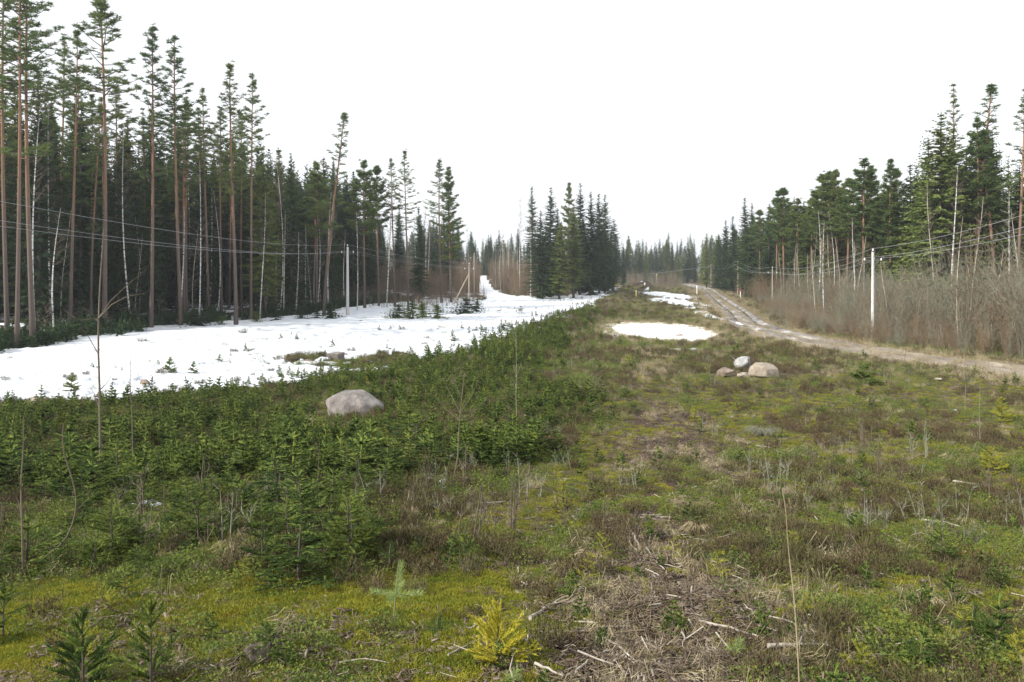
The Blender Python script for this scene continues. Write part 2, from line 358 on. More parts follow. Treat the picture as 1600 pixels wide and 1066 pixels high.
# ------------------------------------------------------------------ snow: a sheet with real thickness that dips under the ground where it has melted
PATCH = [(31.0, 146, 3.3, 22), (37, 190, 4.5, 26), (27.5, 118, 1.6, 5), (13.0, 57.5, 1.9, .7), (20.4, 66, .8, 1.2), (-5.6, 19.3, .35, .30), (-7.4, 17.6, .2, .16),
         (-6.2, 13.5, .34, .10), (25.3, 98, 1.2, 9), (9.4, 71, .6, 2.4), (-1.3, 15.4, .18, .12)]
def snow_f(x, y):
    B = B_edge(y); d = B - x
    n = fbm(x, y, 3.4, 4, 50); n2 = fbm(x * 1.0, y * .35, 1.1, 3, 60)
    f = np.clip(d / 3.5, -1.5, 1.2) - 1.9 * sstep(.44, .56, n) * sstep(34, 12, d) * sstep(0, 3, d) - 1.9 * sstep(.48, .62, n2) * sstep(34, 8, d) - .10
    # clear of plants along the vehicle track, thin under the trees
    sd = np.abs(x - snowroad_x(y)); f = np.maximum(f, np.where(d > 2, 1.15 * sstep(5.0, 3.0, sd), -2))
    fd = xf_edge(y) - x
    f = f - 2.0 * np.exp(-((fd + .6) / 1.7) ** 2) * sstep(.32, .55, fbm(x, y, 2.6, 3, 83)) * (y < 130)
    f = np.where(fd > -2, np.minimum(f, .9 - 2.4 * sstep(.36, .62, fbm(x, y, 3.0, 4, 81)) * sstep(-2, 3, fd)), f)
    f = f - 1.6 * np.exp(-(((x + 10.6) / 2.4) ** 2 + ((y - 52) / 2.2) ** 2))          # mossy hump beside the snow-ringed boulder
    f = np.where((y < 31) | (x > B + 8), -1.5, f)
    f = np.minimum(f, 2.2 - 2.2 * sstep(280, 330, y) * 1.5)
    isl = I(y, [150, 235, 300], [3.6, 28, 46]); off = (sd > I(y, [150, 200, 260], [3.4, 2.0, 1.3])) & (x < isl + 1); f = np.where(off, f - 1.6 * np.where(x < snowroad_x(y), sstep(132, 165, y), sstep(158, 185, y)) * sstep(.30, .5, fbm(x, y, 5, 2, 95) + .2 * sstep(165, 200, y)), f)
    for (a, b, ra, rb) in PATCH:
        e = np.hypot((x - a) / ra, (y - b) / rb); f = np.maximum(f, .55 - .62 * e ** 1.5 - .8 * (fbm(x, y * .5, 1.1 if ra > 1 else .3, 3, 90) - .5))
    return f
def snow_z(x, y):
    f = snow_f(x, y); base = height(x, y, False)
    z = base + np.clip(f, -1, 1) * np.where(f > 0, .16, .3) + .03
    s = x - snowroad_x(y); on = sstep(3.4, 2.6, np.abs(s)) * (y > 34)
    rut = np.exp(-((np.abs(s) - .95) / .30) ** 2) * .17 - np.exp(-((np.abs(s) - 1.45) / .25) ** 2) * .05 + np.exp(-((np.abs(s + .3) - 2.1) / .2) ** 2) * .06
    return z - on * rut
ysn = np.geomspace(12, 345, 520); u = np.linspace(-1, .36, 460)
Ys, Us = np.meshgrid(ysn, u, indexing='ij'); Xs = Us * (Ys * .80 + 2)
sheet(Xs, Ys, snow_z(Xs, Ys), 'snow', ['snow'], kind='structure')

# ------------------------------------------------------------------ dirt road with ruts
yr = np.geomspace(33, 330, 520); v = np.linspace(-1, 1, 34)
Yr, Vr = np.meshgrid(yr, v, indexing='ij'); off = Vr * road_w(Yr) * 1.12; Xr = road_x(Yr) + off
edge = sstep(.80, 1.0, np.abs(Vr) + (fbm(Xr, Yr, 1.6, 3, 40) - .5) * .9)
rut = np.exp(-((np.abs(off) - .95) / .3) ** 2) * .14 - np.exp(-(off / .4) ** 2) * .03 - np.exp(-((np.abs(off + .2) - 1.75) / .3) ** 2) * .07
hrd = I(Yr, [30, 41, 60, 90, 130, 400], [-5.0, -5.35, -5.9, -6.2, -6.3, -6.35])
Zr = hrd + .10 - rut * (.6 + .8 * fbm(Xr, Yr, 3, 2, 41)) + (fbm(Xr * 1.5, Yr * .5, .8, 3, 42) - .5) * .12 - edge * .32
sheet(Xr, Yr, Zr, 'dirt_road', ['road'], kind='structure')

# ------------------------------------------------------------------ frozen pond
mb = MB(); th = np.linspace(0, 2 * PI, 97)[:-1]; rr = np.linspace(0, 1, 24)
Rr, Tr = np.meshgrid(rr, th, indexing='ij'); X = POND[0] + np.cos(Tr) * Rr * POND[2] * 1.35; Y = POND[1] + np.sin(Tr) * Rr * POND[3] * 1.35
Z = np.full_like(X, POND[4]) + (fbm(X, Y, 1.5, 2, 7) - .5) * .015
i = np.arange(23)[:, None] * 96; j = np.arange(96)[None]; j2 = (j + 1) % 96
mb.add(np.stack([X, Y, Z], -1).reshape(-1, 3), np.stack([i + j, i + j2, i + 96 + j2, i + 96 + j], -1).reshape(-1, 4)[96:], 0)
mb.add(np.stack([X[1], Y[1], Z[1]], -1), [[q, (q + 1) % 96, 0] for q in range(1, 95)], 0)
put('frozen_pond', mb.mesh('frozen_pond', ['ice'], True), kind='structure')

# ------------------------------------------------------------------ trees
def crooked(h, r0, r1, bend, rng, n=14, k=8, base=-.4, lean=(0, 0)):
    z = np.linspace(base, h, n); t = np.clip(z / h, 0, 1)
    ph = rng.uniform(0, 6.28, 4)
    P = np.stack([lean[0] * t * h + bend * (np.sin(t * 2.3 + ph[0]) - math.sin(ph[0])), lean[1] * t * h + bend * (np.sin(t * 2.9 + ph[1]) - math.sin(ph[1])), z], -1)
    R = r0 * (1 - t) ** .8 + r1; R[0] *= 1.35; R[1] *= 1.1
    return P, R
def along(P, z):
    return np.stack([I(z, P[:, 2], P[:, 0]), I(z, P[:, 2], P[:, 1]), z], -1)

def pine(seed, h=30, cb=.55, R=2.6, nb=58, dens=1., bend=.25, r0=.145, lean=(0, 0), blade=.40):
    rng = np.random.default_rng(seed); tr = MB(); P, Rd = crooked(h, r0, .03, bend, rng, lean=lean); tr.tube(P, Rd, 8)
    cr = MB()
    # short dead stubs below the crown
    n = 16; z = rng.uniform(.3 * h, (cb + .05) * h, n); a = rng.uniform(0, 6.28, n); b = along(P, z); L = rng.uniform(.3, 1.5, n)
    tr.blades(b, b + np.stack([np.cos(a) * L, np.sin(a) * L, rng.uniform(-.3, .2, n)], -1), .05, 0, rng)
    t = np.sort(rng.uniform(0, 1, nb) ** .95)
    az = np.arange(nb) * 2.399 + rng.uniform(-.5, .5, nb)
    C = []; 
    for q in range(nb):
        tq = t[q]; zz = h * (cb + (1 - cb) * tq); b = along(P, np.array([zz]))[0]
        L = R * min(1, (1.02 - tq) ** .82 * 1.12) * (.45 + .55 * min(1, tq / .22)) * rng.uniform(.55, 1.12)
        if rng.random() < .12: L *= 1.2
        el = -.12 + .75 * tq + rng.uniform(-.15, .2)
        d = np.array([math.cos(az[q]) * math.cos(el), math.sin(az[q]) * math.cos(el), math.sin(el)])
        s = np.linspace(0, 1, 4)[:, None]; bp = b + d * L * s + np.array([0, 0, 1]) * (.22 * L * s ** 2)
        cr.tube(bp, np.linspace(.045, .014, 4) * (1 + .4 * (1 - tq)), 3, 1)
        nc = max(3, int((4 + L * 5.5) * dens)); sc = rng.uniform(.32, 1.05, nc)
        cen = b + d * L * sc[:, None] + np.array([0, 0, 1]) * (.22 * L * sc[:, None] ** 2)
        latv = np.array([-d[1], d[0], 0]); spread = .42 * L * (1.1 - sc)[:, None] + .1
        cen = cen + latv * rng.uniform(-1, 1, (nc, 1)) * spread + np.array([0, 0, 1]) * rng.uniform(-.06, .14, (nc, 1))
        C.append(cen)
    C.append(along(P, rng.uniform(.93 * h, h + .1, 14)) + rng.normal(0, .15, (14, 3)))
    C = np.concatenate(C); k = 20; n = len(C)
    D = rng.normal(size=(n, k, 3)); D[..., 2] = np.abs(D[..., 2]) * .7 - .15; D /= np.linalg.norm(D, axis=-1, keepdims=True)
    L = rng.uniform(.6, 1.15, (n, k, 1)) * blade
    P0 = (C[:, None] + D * L * .12); P1 = C[:, None] + D * L
    cr.blades(P0.reshape(-1, 3), P1.reshape(-1, 3), rng.uniform(.042, .075, n * k), 0, rng)
    return [('trunk', tr.mesh('trunk', ['pine_bark'], True)), ('crown', cr.mesh('crown', ['pine_needle', 'bark_dark']))]

def spruce(seed, h=21, zb=.07, R=2.2, nmat='spruce_needle', step=.34, per=8, power=.75, bl=.52, gaps=.1, droop=.5, r0=.17):
    rng = np.random.default_rng(seed); tr = MB(); P, Rd = crooked(h, r0, .015, .1, rng, k=7); tr.tube(P, Rd, 7); cr = MB()
    z = h * zb; B0 = []; B1 = []; Wd = []
    while z < h - .15:
        t = z / h; tt = (z - h * zb) / (h * (1 - zb))
        for q in range(per if t < .9 else 4):
            if rng.random() < gaps: continue
            az = rng.uniform(0, 6.28)
            L = R * (1 - tt) ** power * (.5 + .5 * min(1, tt / .12)) * rng.uniform(.6, 1.15) + .12
            el = -.30 + .85 * tt ** 1.4; d = np.array([math.cos(az) * math.cos(el), math.sin(az) * math.cos(el), math.sin(el)])
            zq = z + rng.uniform(-.15, .15); b = along(P, np.array([zq]))[0]
            ns = max(2, int(L / .21)); s = np.linspace(.12, 1, ns)[:, None]
            cen = b + d * L * s + np.array([0, 0, 1]) * L * (-.28 * s + .26 * s ** 2.5) * droop * 1.6
            lat = np.array([-d[1], d[0], 0.]); fwd = d
            ln = bl * (1.12 - s * .75) * (.55 + .45 * min(1, L / 1.2))
            for sg in (-1, 1):
                dd = lat * sg * rng.uniform(.6, 1, (ns, 1)) + fwd * .55 + np.array([0, 0, 1]) * rng.uniform(-.75, .05, (ns, 1)) * (1 - .6 * tt)
                B0.append(cen); B1.append(cen + dd * ln); Wd.append(np.full(ns, .19 * min(1, bl / .42)))
            dd = np.array([0, 0, -1]) * rng.uniform(.25, .8, (ns, 1)) * (1 - .7 * tt) + fwd * rng.uniform(.1, .5, (ns, 1)) + lat * rng.uniform(-.3, .3, (ns, 1))
            B0.append(cen); B1.append(cen + dd * ln); Wd.append(np.full(ns, .18 * min(1, bl / .42)))
            B0.append(b[None]); B1.append(cen[-1:] + d * .1); Wd.append(np.array([.05]))
        z += step * rng.uniform(.8, 1.2) * (1 if t > .3 else 1.15)
    B0.append(along(P, np.array([h - .5]))); B1.append(along(P, np.array([h - .5])) + [[0, 0, .95]]); Wd.append(np.array([.09]))
    cr.blades(np.concatenate(B0), np.concatenate(B1), np.concatenate(Wd), 0, rng)
    return [('trunk', tr.mesh('trunk', ['bark_dark'], True)), ('crown', cr.mesh('crown', [nmat]))]

def bare(seed, h=18, r0=.1, bark='birch_bark', twig='twig', zb=.35, nb=34, R=2.0, tw=9, up=.9, bend=.3, lean=(0, 0), wt=.022):
    rng = np.random.default_rng(seed); tr = MB(); P, Rd = crooked(h, r0, .012, bend, rng, k=7, lean=lean); tr.tube(P, Rd, 6); cr = MB()
    A0 = []; A1 = []; Wd = []
    for q in range(nb):
        t = rng.uniform(zb, .97); z = h * t; b = along(P, np.array([z]))[0]; az = rng.uniform(0, 6.28); el = rng.uniform(.45, 1.15) * up
        L = R * ((1 - t) / (1 - zb)) ** .6 * rng.uniform(.5, 1.1) + .3
        d = np.array([math.cos(az) * math.cos(el), math.sin(az) * math.cos(el), math.sin(el)])
        bp = b + d * L * np.linspace(0, 1, 4)[:, None] + np.array([0, 0, -.1]) * L * np.linspace(0, 1, 4)[:, None] ** 2
        cr.tube(bp, np.linspace(.028, .008, 4), 3, 0)
        n = tw; s = rng.uniform(.15, 1, (n, 1)); c = b + d * L * s; dd = d + rng.normal(0, .5, (n, 3)); dd /= np.linalg.norm(dd, axis=1, keepdims=True)
        l = rng.uniform(.35, 1.0, (n, 1)) * (.25 + .22 * L); A0.append(c); A1.append(c + dd * l); Wd.append(np.full(n, wt))
        c2 = c + dd * l * .5; dd2 = dd + rng.normal(0, .5, (n, 3)); A0.append(c2); A1.append(c2 + dd2 * l * .5); Wd.append(np.full(n, wt * .7))
    cr.blades(np.concatenate(A0), np.concatenate(A1), np.concatenate(Wd), 0, rng)
    return [('trunk', tr.mesh('trunk', [bark], True)), ('crown', cr.mesh('crown', [twig]))]

PINES = [pine(s, h, cb, R, nb, d, .25) for s, h, cb, R, nb, d in
         [(1, 30, .56, 3.3, 50, .66), (2, 30, .50, 3.1, 52, .58), (3, 30, .60, 3.5, 44, .68), (4, 30, .46, 3.0, 58, .52), (5, 30, .58, 2.8, 44, .62), (6, 30, .62, 3.6, 48, .72)]]
PINE_LOW = [pine(s, 20, cb, R, nb, 1.35, .15, .14) for s, cb, R, nb in [(11, .50, 2.9, 64), (12, .40, 2.7, 70), (13, .56, 3.1, 58), (14, .32, 2.8, 78)]]
PINE_SPARSE = [pine(21, 26, .42, 2.3, 46, .42, .5, .14), pine(22, 24, .50, 2.0, 36, .35, .3, .12)]
SPRUCES = [spruce(31, 21, .05, 3.0), spruce(32, 21, .10, 2.6, gaps=.2), spruce(33, 21, .04, 3.3, power=.85), spruce(34, 21, .16, 2.6, gaps=.15, power=.62), spruce(35, 21, .07, 2.3, power=.68)]
SPRUCE_L = [spruce(41, 22, .10, 3.2, 'spruce_light', power=.72), spruce(42, 22, .16, 2.9, 'spruce_light', power=.66)]
BIRCH = [bare(51, 20, .09, nb=34, zb=.45), bare(52, 20, .08, nb=30, zb=.55, bend=.6), bare(53, 20, .10, nb=40, zb=.38)]
ASPEN = [bare(61, 12, .06, 'aspen_bark', 'twig_grey', .25, 34, 1.5), bare(62, 12, .05, 'aspen_bark', 'twig', .3, 30, 1.3, bend=.5), bare(63, 12, .07, 'birch_bark', 'twig_grey', .3, 34, 1.4)]
KINDS = {'p': ('scots_pine', 'pine tree', PINES, 30), 'q': ('scots_pine', 'pine tree', PINE_LOW, 20), 'r': ('scots_pine', 'pine tree', PINE_SPARSE, 25),
         's': ('spruce_tree', 'spruce tree', SPRUCES, 21), 'l': ('spruce_tree', 'spruce tree', SPRUCE_L, 22), 'b': ('birch_tree', 'birch tree', BIRCH, 20), 'a': ('bare_tree', 'bare tree', ASPEN, 12)}
HGT = {'p': [30] * 6, 'q': [20] * 4, 'r': [26, 24], 's': [21] * 5, 'l': [22] * 2, 'b': [20] * 3, 'a': [12] * 3}
rnd = random.Random(7)
def tree(kind, x, y, h, label, group=None, var=None, fat=1., lean=(0, 0)):
    nm, cat, vs, _ = KINDS[kind]; i = rnd.randrange(len(vs)) if var is None else var
    s = h / HGT[kind][i]; w = (s * .5 + .5) * fat if kind != 'a' else (s * .5 + .5) * fat
    return thing(nm, vs[i], (x, y, H(x, y) - .1), rnd.uniform(0, 6.28), (w, w, s), label, cat, group, (lean[1], lean[0]))
def tree_px(kind, bx, Y, ty, label, tx=None, **kw):
    """stand a tree at distance Y in the direction of photo column bx, as tall as its top at row ty says"""
    p = at(bx, 470, Y); x = p.x; z0 = H(x, Y); top = at(tx if tx is not None else bx, ty, Y); h = top.z - z0 + .1
    ln = 0 if tx is None else math.atan2(top.x - x, h)
    return tree(kind, x, Y, h, label, lean=(ln, 0), **kw)

FRONT = [  # kind, photo column of the foot, distance, photo row of the top, label, variant, extra
    ('p', 12, 62, -60, 'purplish pine trunk at the extreme left of the forest', 0, {}),
    ('p', 26, 58, -80, 'pine with slim orange trunk second from the left forest end', 2, {}),
    ('p', 52, 60, -50, 'thick straight pine rising just left of the first white birch', 3, {'fat': 1.25}),
    ('b', 56, 63, 150, 'white birch trunk close beside the thick leftmost pine', 1, {}),
    ('b', 79, 72, 130, 'slender white birch between the thick pine and the red-barked pine', 0, {'fat': .8}),
    ('p', 110, 72, 48, 'red-barked pine right of the second white birch', 1, {}),
    ('p', 92, 84, 60, 'thin pine set back behind the two left birches', 4, {}),
    ('p', 163, 74, -8, 'tall leaning pine with bright orange trunk behind the bare sapling', 5, {'tx': 176, 'fat': 1.35}),
    ('b', 206, 80, 190, 'grey white birch leaning left beside the tall leaning pine', 1, {'tx': 188}),
    ('p', 236, 78, 42, 'straight pine right of the leaning birch, bushy top', 3, {'fat': 1.1, 'tx': 228}),
    ('p', 283, 80, 58, 'tall pine with high crown standing left of the chalk-white birch', 0, {'fat': 1.1, 'tx': 276}),
    ('b', 311, 82, 250, 'chalk-white birch between two tall pines of the left forest', 2, {'fat': .8}),
    ('p', 326, 92, 138, 'pine with tuft crown right of the chalk-white birch', 4, {}),
    ('p', 369, 82, 100, 'straight orange pine standing alone before dark spruces', 1, {'fat': 1.2}),
    ('p', 392, 90, 112, 'slimmer pine close behind the straight orange pine', 4, {}),
    ('b', 406, 92, 300, 'mottled birch trunk just right of the straight orange pine', 0, {}),
    ('l', 414, 95, 228, 'mid green spruce behind the mottled birch', 1, {}),
    ('s', 455, 102, 252, 'broad dark spruce midway between mottled birch and wire pole', 2, {'fat': 1.1}),
    ('q', 432, 105, 258, 'pale green pine left of the broad dark spruce', 1, {}),
    ('q', 494, 104, 256, 'yellow green pine left of the lanky sparse pine', 0, {}),
    ('r', 506, 96, 174, 'lanky sparse pine with bright trunk towering left of the wire pole', 0, {'tx': 523, 'fat': 1.25}),
    ('b', 514, 99, 300, 'white birch trunk hugging the lanky sparse pine', 1, {}),
    ('q', 570, 108, 253, 'bushy pine right above the wire pole', 0, {'fat': 1.15}),
    ('q', 592, 112, 262, 'pine with layered crown right of the bushy pine', 2, {}),
    ('b', 604, 110, 268, 'thin white birch amid the pines right of the wire pole', 0, {}),
    ('b', 558, 104, 330, 'short pale birch close behind the wire pole', 2, {'fat': .8}),
    ('p', 617, 112, 247, 'slender pine with narrow crown left of the wood corner', 4, {}),
    ('p', 638, 112, 236, 'tallest pine at the right corner of the left forest', 1, {}),
    ('s', 655, 132, 322, 'ragged dark spruce just behind the forest corner', 1, {}),
    ('p', 690, 134, 250, 'left and fuller of the two pines alone by the snow track', 3, {'fat': 1.25}),
    ('q', 705, 136, 264, 'right and looser of the two pines alone by the snow track', 3, {'fat': 1.1}),
    ('b', 812, 190, 300, 'very tall thin tree with tuft top left of the spruce island', 0, {}),
    ('b', 829, 158, 330, 'white birch trunk against the left flank of the spruce island', 1, {}),
    ('s', 832, 175, 290, 'left spire of the spruce island', 1, {'fat': .8}),
    ('s', 846, 152, 330, 'low leftmost spruce in front of the spruce island', 2, {}),
    ('s', 860, 158, 292, 'twin-peaked tall spruce in the left half of the island', 0, {}),
    ('l', 874, 152, 350, 'shorter light green spruce at the front of the island', 0, {}),
    ('q', 888, 170, 288, 'round topped pine in the middle of the spruce island', 1, {}),
    ('l', 896, 154, 318, 'light green spruce centre front of the island', 1, {}),
    ('s', 906, 172, 287, 'narrow spruce spire right of the island pine', 4, {}),
    ('s', 922, 172, 300, 'dark spruce heading the right half of the island', 2, {}),
    ('s', 936, 184, 302, 'dark pointed spruce third from the island right end', 1, {}),
    ('s', 945, 190, 304, 'dark dense spruce second from the island right end', 0, {}),
    ('s', 958, 215, 342, 'lower spruce closing the island on the right', 3, {}),
    ('s', 973, 260, 386, 'small lone spruce right of the spruce island', 4, {}),
    ('l', 1104, 262, 364, 'rounded spruce opening the right forest at the far bend', 0, {}),
    ('s', 1122, 240, 366, 'dark spruce second in the far end of the right forest', 2, {}),
    ('s', 1133, 215, 344, 'pointed spruce just before the roadside posts', 0, {}),
    ('s', 1146, 200, 338, 'narrow spruce above the last roadside pole', 4, {}),
    ('s', 1164, 180, 308, 'taller spruce heading the near flank of far right wood', 1, {}),
    ('s', 1176, 172, 318, 'ragged spruce beside the first pale pine trunks', 2, {}),
    ('q', 1188, 162, 330, 'pine with pale double trunk at the far right wood', 2, {}),
    ('q', 1214, 150, 300, 'pine over the middle wooden pole', 0, {}),
    ('s', 1200, 158, 318, 'dark spruce between two pale pine trunks', 3, {}),
    ('q', 1226, 130, 296, 'tall pale-trunked pine left of the pine pair', 2, {'fat': 1.1}),
    ('q', 1246, 126, 312, 'pine with smooth yellowish trunk second of the pine row', 0, {}),
    ('l', 1262, 132, 320, 'green spruce tucked in the pine row', 1, {}),
    ('q', 1282, 114, 276, 'wide crowned pine in the middle of the pine row', 2, {'fat': 1.1}),
    ('q', 1296, 112, 270, 'pine with twin orange trunks in the middle of the row', 0, {}),
    ('q', 1306, 118, 272, 'pine close right of the wide crowned one', 3, {}),
    ('q', 1322, 104, 282, 'bright-trunked pine left of the concrete pole', 2, {'fat': 1.1}),
    ('b', 1300, 105, 330, 'white birch stem among the pines of the row', 1, {}),
    ('q', 1352, 98, 250, 'tall pine reaching up behind the concrete pole', 0, {'fat': 1.1}),
    ('q', 1366, 104, 262, 'red-stemmed pine right behind the concrete pole', 3, {}),
    ('b', 1340, 92, 340, 'mottled birch stem just left of the concrete pole', 0, {}),
    ('s', 1386, 104, 290, 'dark spruce right of the concrete pole', 2, {}),
    ('s', 1420, 98, 256, 'dark conical spruce left of the great green spruce', 0, {'fat': 1.05}),
    ('l', 1442, 94, 262, 'green spruce filling the left foot of the great spruce', 1, {}),
    ('l', 1472, 86, 176, 'great broad green spruce with pale forked trunk', 0, {'fat': 1.5}),
    ('l', 1492, 90, 200, 'second broad green spruce behind the great one', 1, {'fat': 1.3}),
    ('l', 1452, 90, 216, 'tapering green spruce leaning on the left side of the great spruce', 0, {'fat': 1.3}),
    ('l', 1512, 88, 236, 'green spruce between the great spruce and the half-bare pines', 1, {'fat': 1.3}),
    ('l', 1400, 96, 300, 'green spruce right beside the concrete pole, low crowned', 0, {'fat': 1.1}),
    ('r', 1494, 96, 136, 'thin lichen-grey pine top poking over the great spruce', 1, {}),
    ('r', 1524, 86, 134, 'tall half-bare pine right of the great spruce', 0, {'fat': 1.5}),
    ('r', 1552, 84, 214, 'shorter half-bare pine right of the tall half-bare one', 0, {'fat': 1.4}),
    ('r', 1588, 80, 142, 'sparse dead-looking pine at the right end', 1, {'fat': 1.2}),
    ('b', 1486, 78, 260, 'birch stem standing before the great green spruce', 2, {'fat': 1.1}),
    ('s', 1556, 92, 268, 'dark spruce behind the sparse pines', 3, {'fat': 1.2}),
    ('s', 1590, 88, 262, 'dark dense spruce at the right frame end', 2, {'fat': 1.2}),
]
for k, bx, Y, ty, lab, v, ex in FRONT:
    if 828 < bx < 965 and k in 'sl': ex = dict(ex, fat=ex.get('fat', 1.) * 1.35)
    if bx > 1100 and k in 'slq': ex = dict(ex, fat=ex.get('fat', 1.) * 1.22)
    tree_px(k, bx, Y, ty, lab, var=v, **ex)

def shown(x, y, m=60):
    px, py = screen(x, y, H(x, y) + 8); return -m < px < 1600 + m
SECT = [(-200, 40, 'behind the leftmost pines'), (40, 100, 'by the two left birches'), (100, 150, 'near the red-barked pine'), (150, 200, 'by the tall leaning pine'), (200, 258, 'by the leaning birch'),
        (258, 312, 'by the chalk-white birch'), (312, 348, 'right of the chalk-white birch'), (348, 400, 'by the straight orange pine'), (400, 440, 'by the mottled birch'), (440, 485, 'by the broad dark spruce'),
        (485, 530, 'by the lanky sparse pine'), (530, 580, 'above the wire pole'), (580, 640, 'at the wood corner'), (640, 680, 'left of the lone pine pair'), (680, 720, 'behind the lone pine pair'),
        (720, 760, 'over the wooden poles'), (760, 830, 'left of the spruce island'), (830, 870, 'in its left flank'), (870, 910, 'in its middle'), (910, 1000, 'in its right flank'),
        (1000, 1160, 'at the far road bend'), (1160, 1210, 'above the wooden pole'), (1210, 1260, 'left of the wide pine'), (1260, 1320, 'by the wide crowned pine'), (1320, 1375, 'by the concrete pole'),
        (1375, 1440, 'right of the concrete pole'), (1440, 1510, 'by the great green spruce'), (1510, 1570, 'by the half-bare pines'), (1570, 1900, 'at the right end')]
def where_tree(x, y, k):
    px = screen(x, y, 0)[0]
    return next((w for a, b, w in SECT if a <= px < b), None)
def fill(n, region, kinds, hfun, label, group, seed, mind=1.6, m=60):
    rng = np.random.default_rng(seed); got = []; tries = 0
    while len(got) < n and tries < n * 60:
        tries += 1; x, y = region(rng)
        if not shown(x, y, m) or any((x - a) ** 2 + (y - b) ** 2 < mind ** 2 for a, b in got): continue
        got.append((x, y)); k = kinds[rng.integers(len(kinds))]
        hh = hfun(x, y, rng); lb = label[k] if isinstance(label, dict) else label; lb = ('tall ' if hh > 21 else 'shorter ' if hh < 16 and k != 'a' else '') + lb if 'tall' not in lb and 'short' not in lb else lb; wd = where_tree(x, y, k)
        tree(k, x, y, hh, lb + ', ' + wd if wd else lb, '%s, %s' % (group, wd) if wd else group, fat=rng.uniform(.85, 1.15))
# pines standing among the front ranks on the left
fill(34, lambda r: ((lambda y: (xf_edge(y) - r.uniform(1, 16), y))(r.uniform(58, 112))), 'pppprb',
     lambda x, y, r: (r.uniform(21, 26) if x < -34 else r.uniform(18, 21)),
     {'r': 'sparse second-rank pine', 'p': 'tall second-rank pine', 'b': 'thin half-hidden birch'}, 'pines and birches in the second rank of the left forest', 3, 2.6)
fill(130, lambda r: ((lambda y: (xf_edge(y) - 3 - r.uniform(0, 1) ** .8 * (14 + y * .25), y))(r.uniform(66, 150))), 'sssssss',
     lambda x, y, r: r.uniform(16.5, 23) + (y - 90) * .03, 'dark spruce inside the left forest', 'dark spruces inside the left forest', 4, 1.9)
fill(26, lambda r: ((lambda y: (xf_edge(y) - r.uniform(-1, 8), y))(r.uniform(62, 118))), 'aab', lambda x, y, r: r.uniform(9, 15),
     {'a': 'thin bare tree at the left forest edge', 'b': 'short young birch at the forest edge'}, 'thin bare trees along the left forest edge', 5, 1.5)
# behind the lone pair and along the snow track
fill(46, lambda r: (r.uniform(-44, -15), r.uniform(160, 290)), 'ssssb', lambda x, y, r: r.uniform(15, 20) if y < 240 else r.uniform(17, 22), {'s': 'blackish spruce behind the snow track', 'b': 'pale bare birch behind the snow track'}, 'wood behind the snow track', 6, 3.5)
fill(14, lambda r: (r.uniform(-16, 5), r.uniform(300, 345)), 'ss', lambda x, y, r: r.uniform(14, 20), 'pointed dark spruce beyond the snow track', 'spruces beyond the snow track end', 7, 3)
fill(22, lambda r: (r.uniform(-6, 6), r.uniform(185, 290)), 'aba', lambda x, y, r: r.uniform(9, 15), {'a': 'bare greyish tree in the brush', 'b': 'bare white-stemmed birch in the brush'}, 'bare trees left of the spruce island', 8, 1.8)
fill(26, lambda r: ((lambda y: (I(y, [155, 235], [4, 26]) + r.uniform(0, 5) - (y < 165) * 1, y))(r.uniform(160, 250))), 'ssl', lambda x, y, r: r.uniform(14, 19), 'dark spruce packed inside the spruce island', 'inner spruces of the island', 9, 2.2)
fill(8, lambda r: ((lambda y: (I(y, [150, 235], [3.5, 27]) + r.uniform(0, 4), y))(r.uniform(146, 215))), 'ab', lambda x, y, r: r.uniform(8, 13), {'a': 'thin bare stem at the foot of the spruce island', 'b': 'thin birch stem at the foot of the spruce island'}, 'thin stems at the foot of the island', 19, 2.)
# right forest
def rreg(r, lo=0, hi=16): 
    y = r.uniform(78, 270); return I(y, [78, 85, 100, 130, 150, 200, 270], [46, 47, 45, 46, 49, 58, 68]) + r.uniform(lo, hi), y
fill(100, lambda r: rreg(r, 3, 22), 'ssllq', lambda x, y, r: r.uniform(14.5, 19.5) + (y < 105) * 1.5, {'s': 'dark green spruce behind the pine row', 'l': 'mid green spruce behind the pine row', 'q': 'pine standing behind the pine row'}, 'spruces inside the right wood', 10, 2.4)
fill(34, lambda r: rreg(r, 0, 7), 'qql', lambda x, y, r: r.uniform(16, 20) + (y < 100) * 1.5, {'q': 'pale-trunked pine of the right pine row', 'l': 'mid green spruce within the right pine row'}, 'pines of the right wood edge', 11, 2.6)
fill(40, lambda r: ((lambda y: (xt_edge(y) + r.uniform(2.5, 15), y))(r.uniform(50, 150))), 'aaaaaab', lambda x, y, r: r.uniform(6.5, 10) + (r.random() < .2) * 4,
     {'a': 'slim bare tree in roadside brush', 'b': 'white-stemmed young birch in roadside brush'}, 'slim bare trees in the right roadside brush', 12, 1.6)

# ------------------------------------------------------------------ thin haze
hm = bpy.data.materials.new('haze'); hm.use_nodes = True; t = hm.node_tree; t.nodes.clear()
vo = t.nodes.new('ShaderNodeVolumePrincipled'); vo.inputs['Color'].default_value = (.86, .92, 1, 1); vo.inputs['Density'].default_value = .0003; vo.inputs['Anisotropy'].default_value = .2
t.links.new(vo.outputs[0], t.nodes.new('ShaderNodeOutputMaterial').inputs['Volume'])
hb = MB(); x0, x1, y0, y1, z0, z1 = -2100, 2100, -60, 2100, -9, 45
hb.add([(x0, y0, z0), (x1, y0, z0), (x1, y1, z0), (x0, y1, z0), (x0, y0, z1), (x1, y0, z1), (x1, y1, z1), (x0, y1, z1)], [[0, 3, 2, 1], [4, 5, 6, 7], [0, 1, 5, 4], [1, 2, 6, 5], [2, 3, 7, 6], [3, 0, 4, 7]])
M['haze'] = hm; put('haze', hb.mesh('haze', ['haze']), kind='stuff', label='thin pale air haze over the whole clearing')

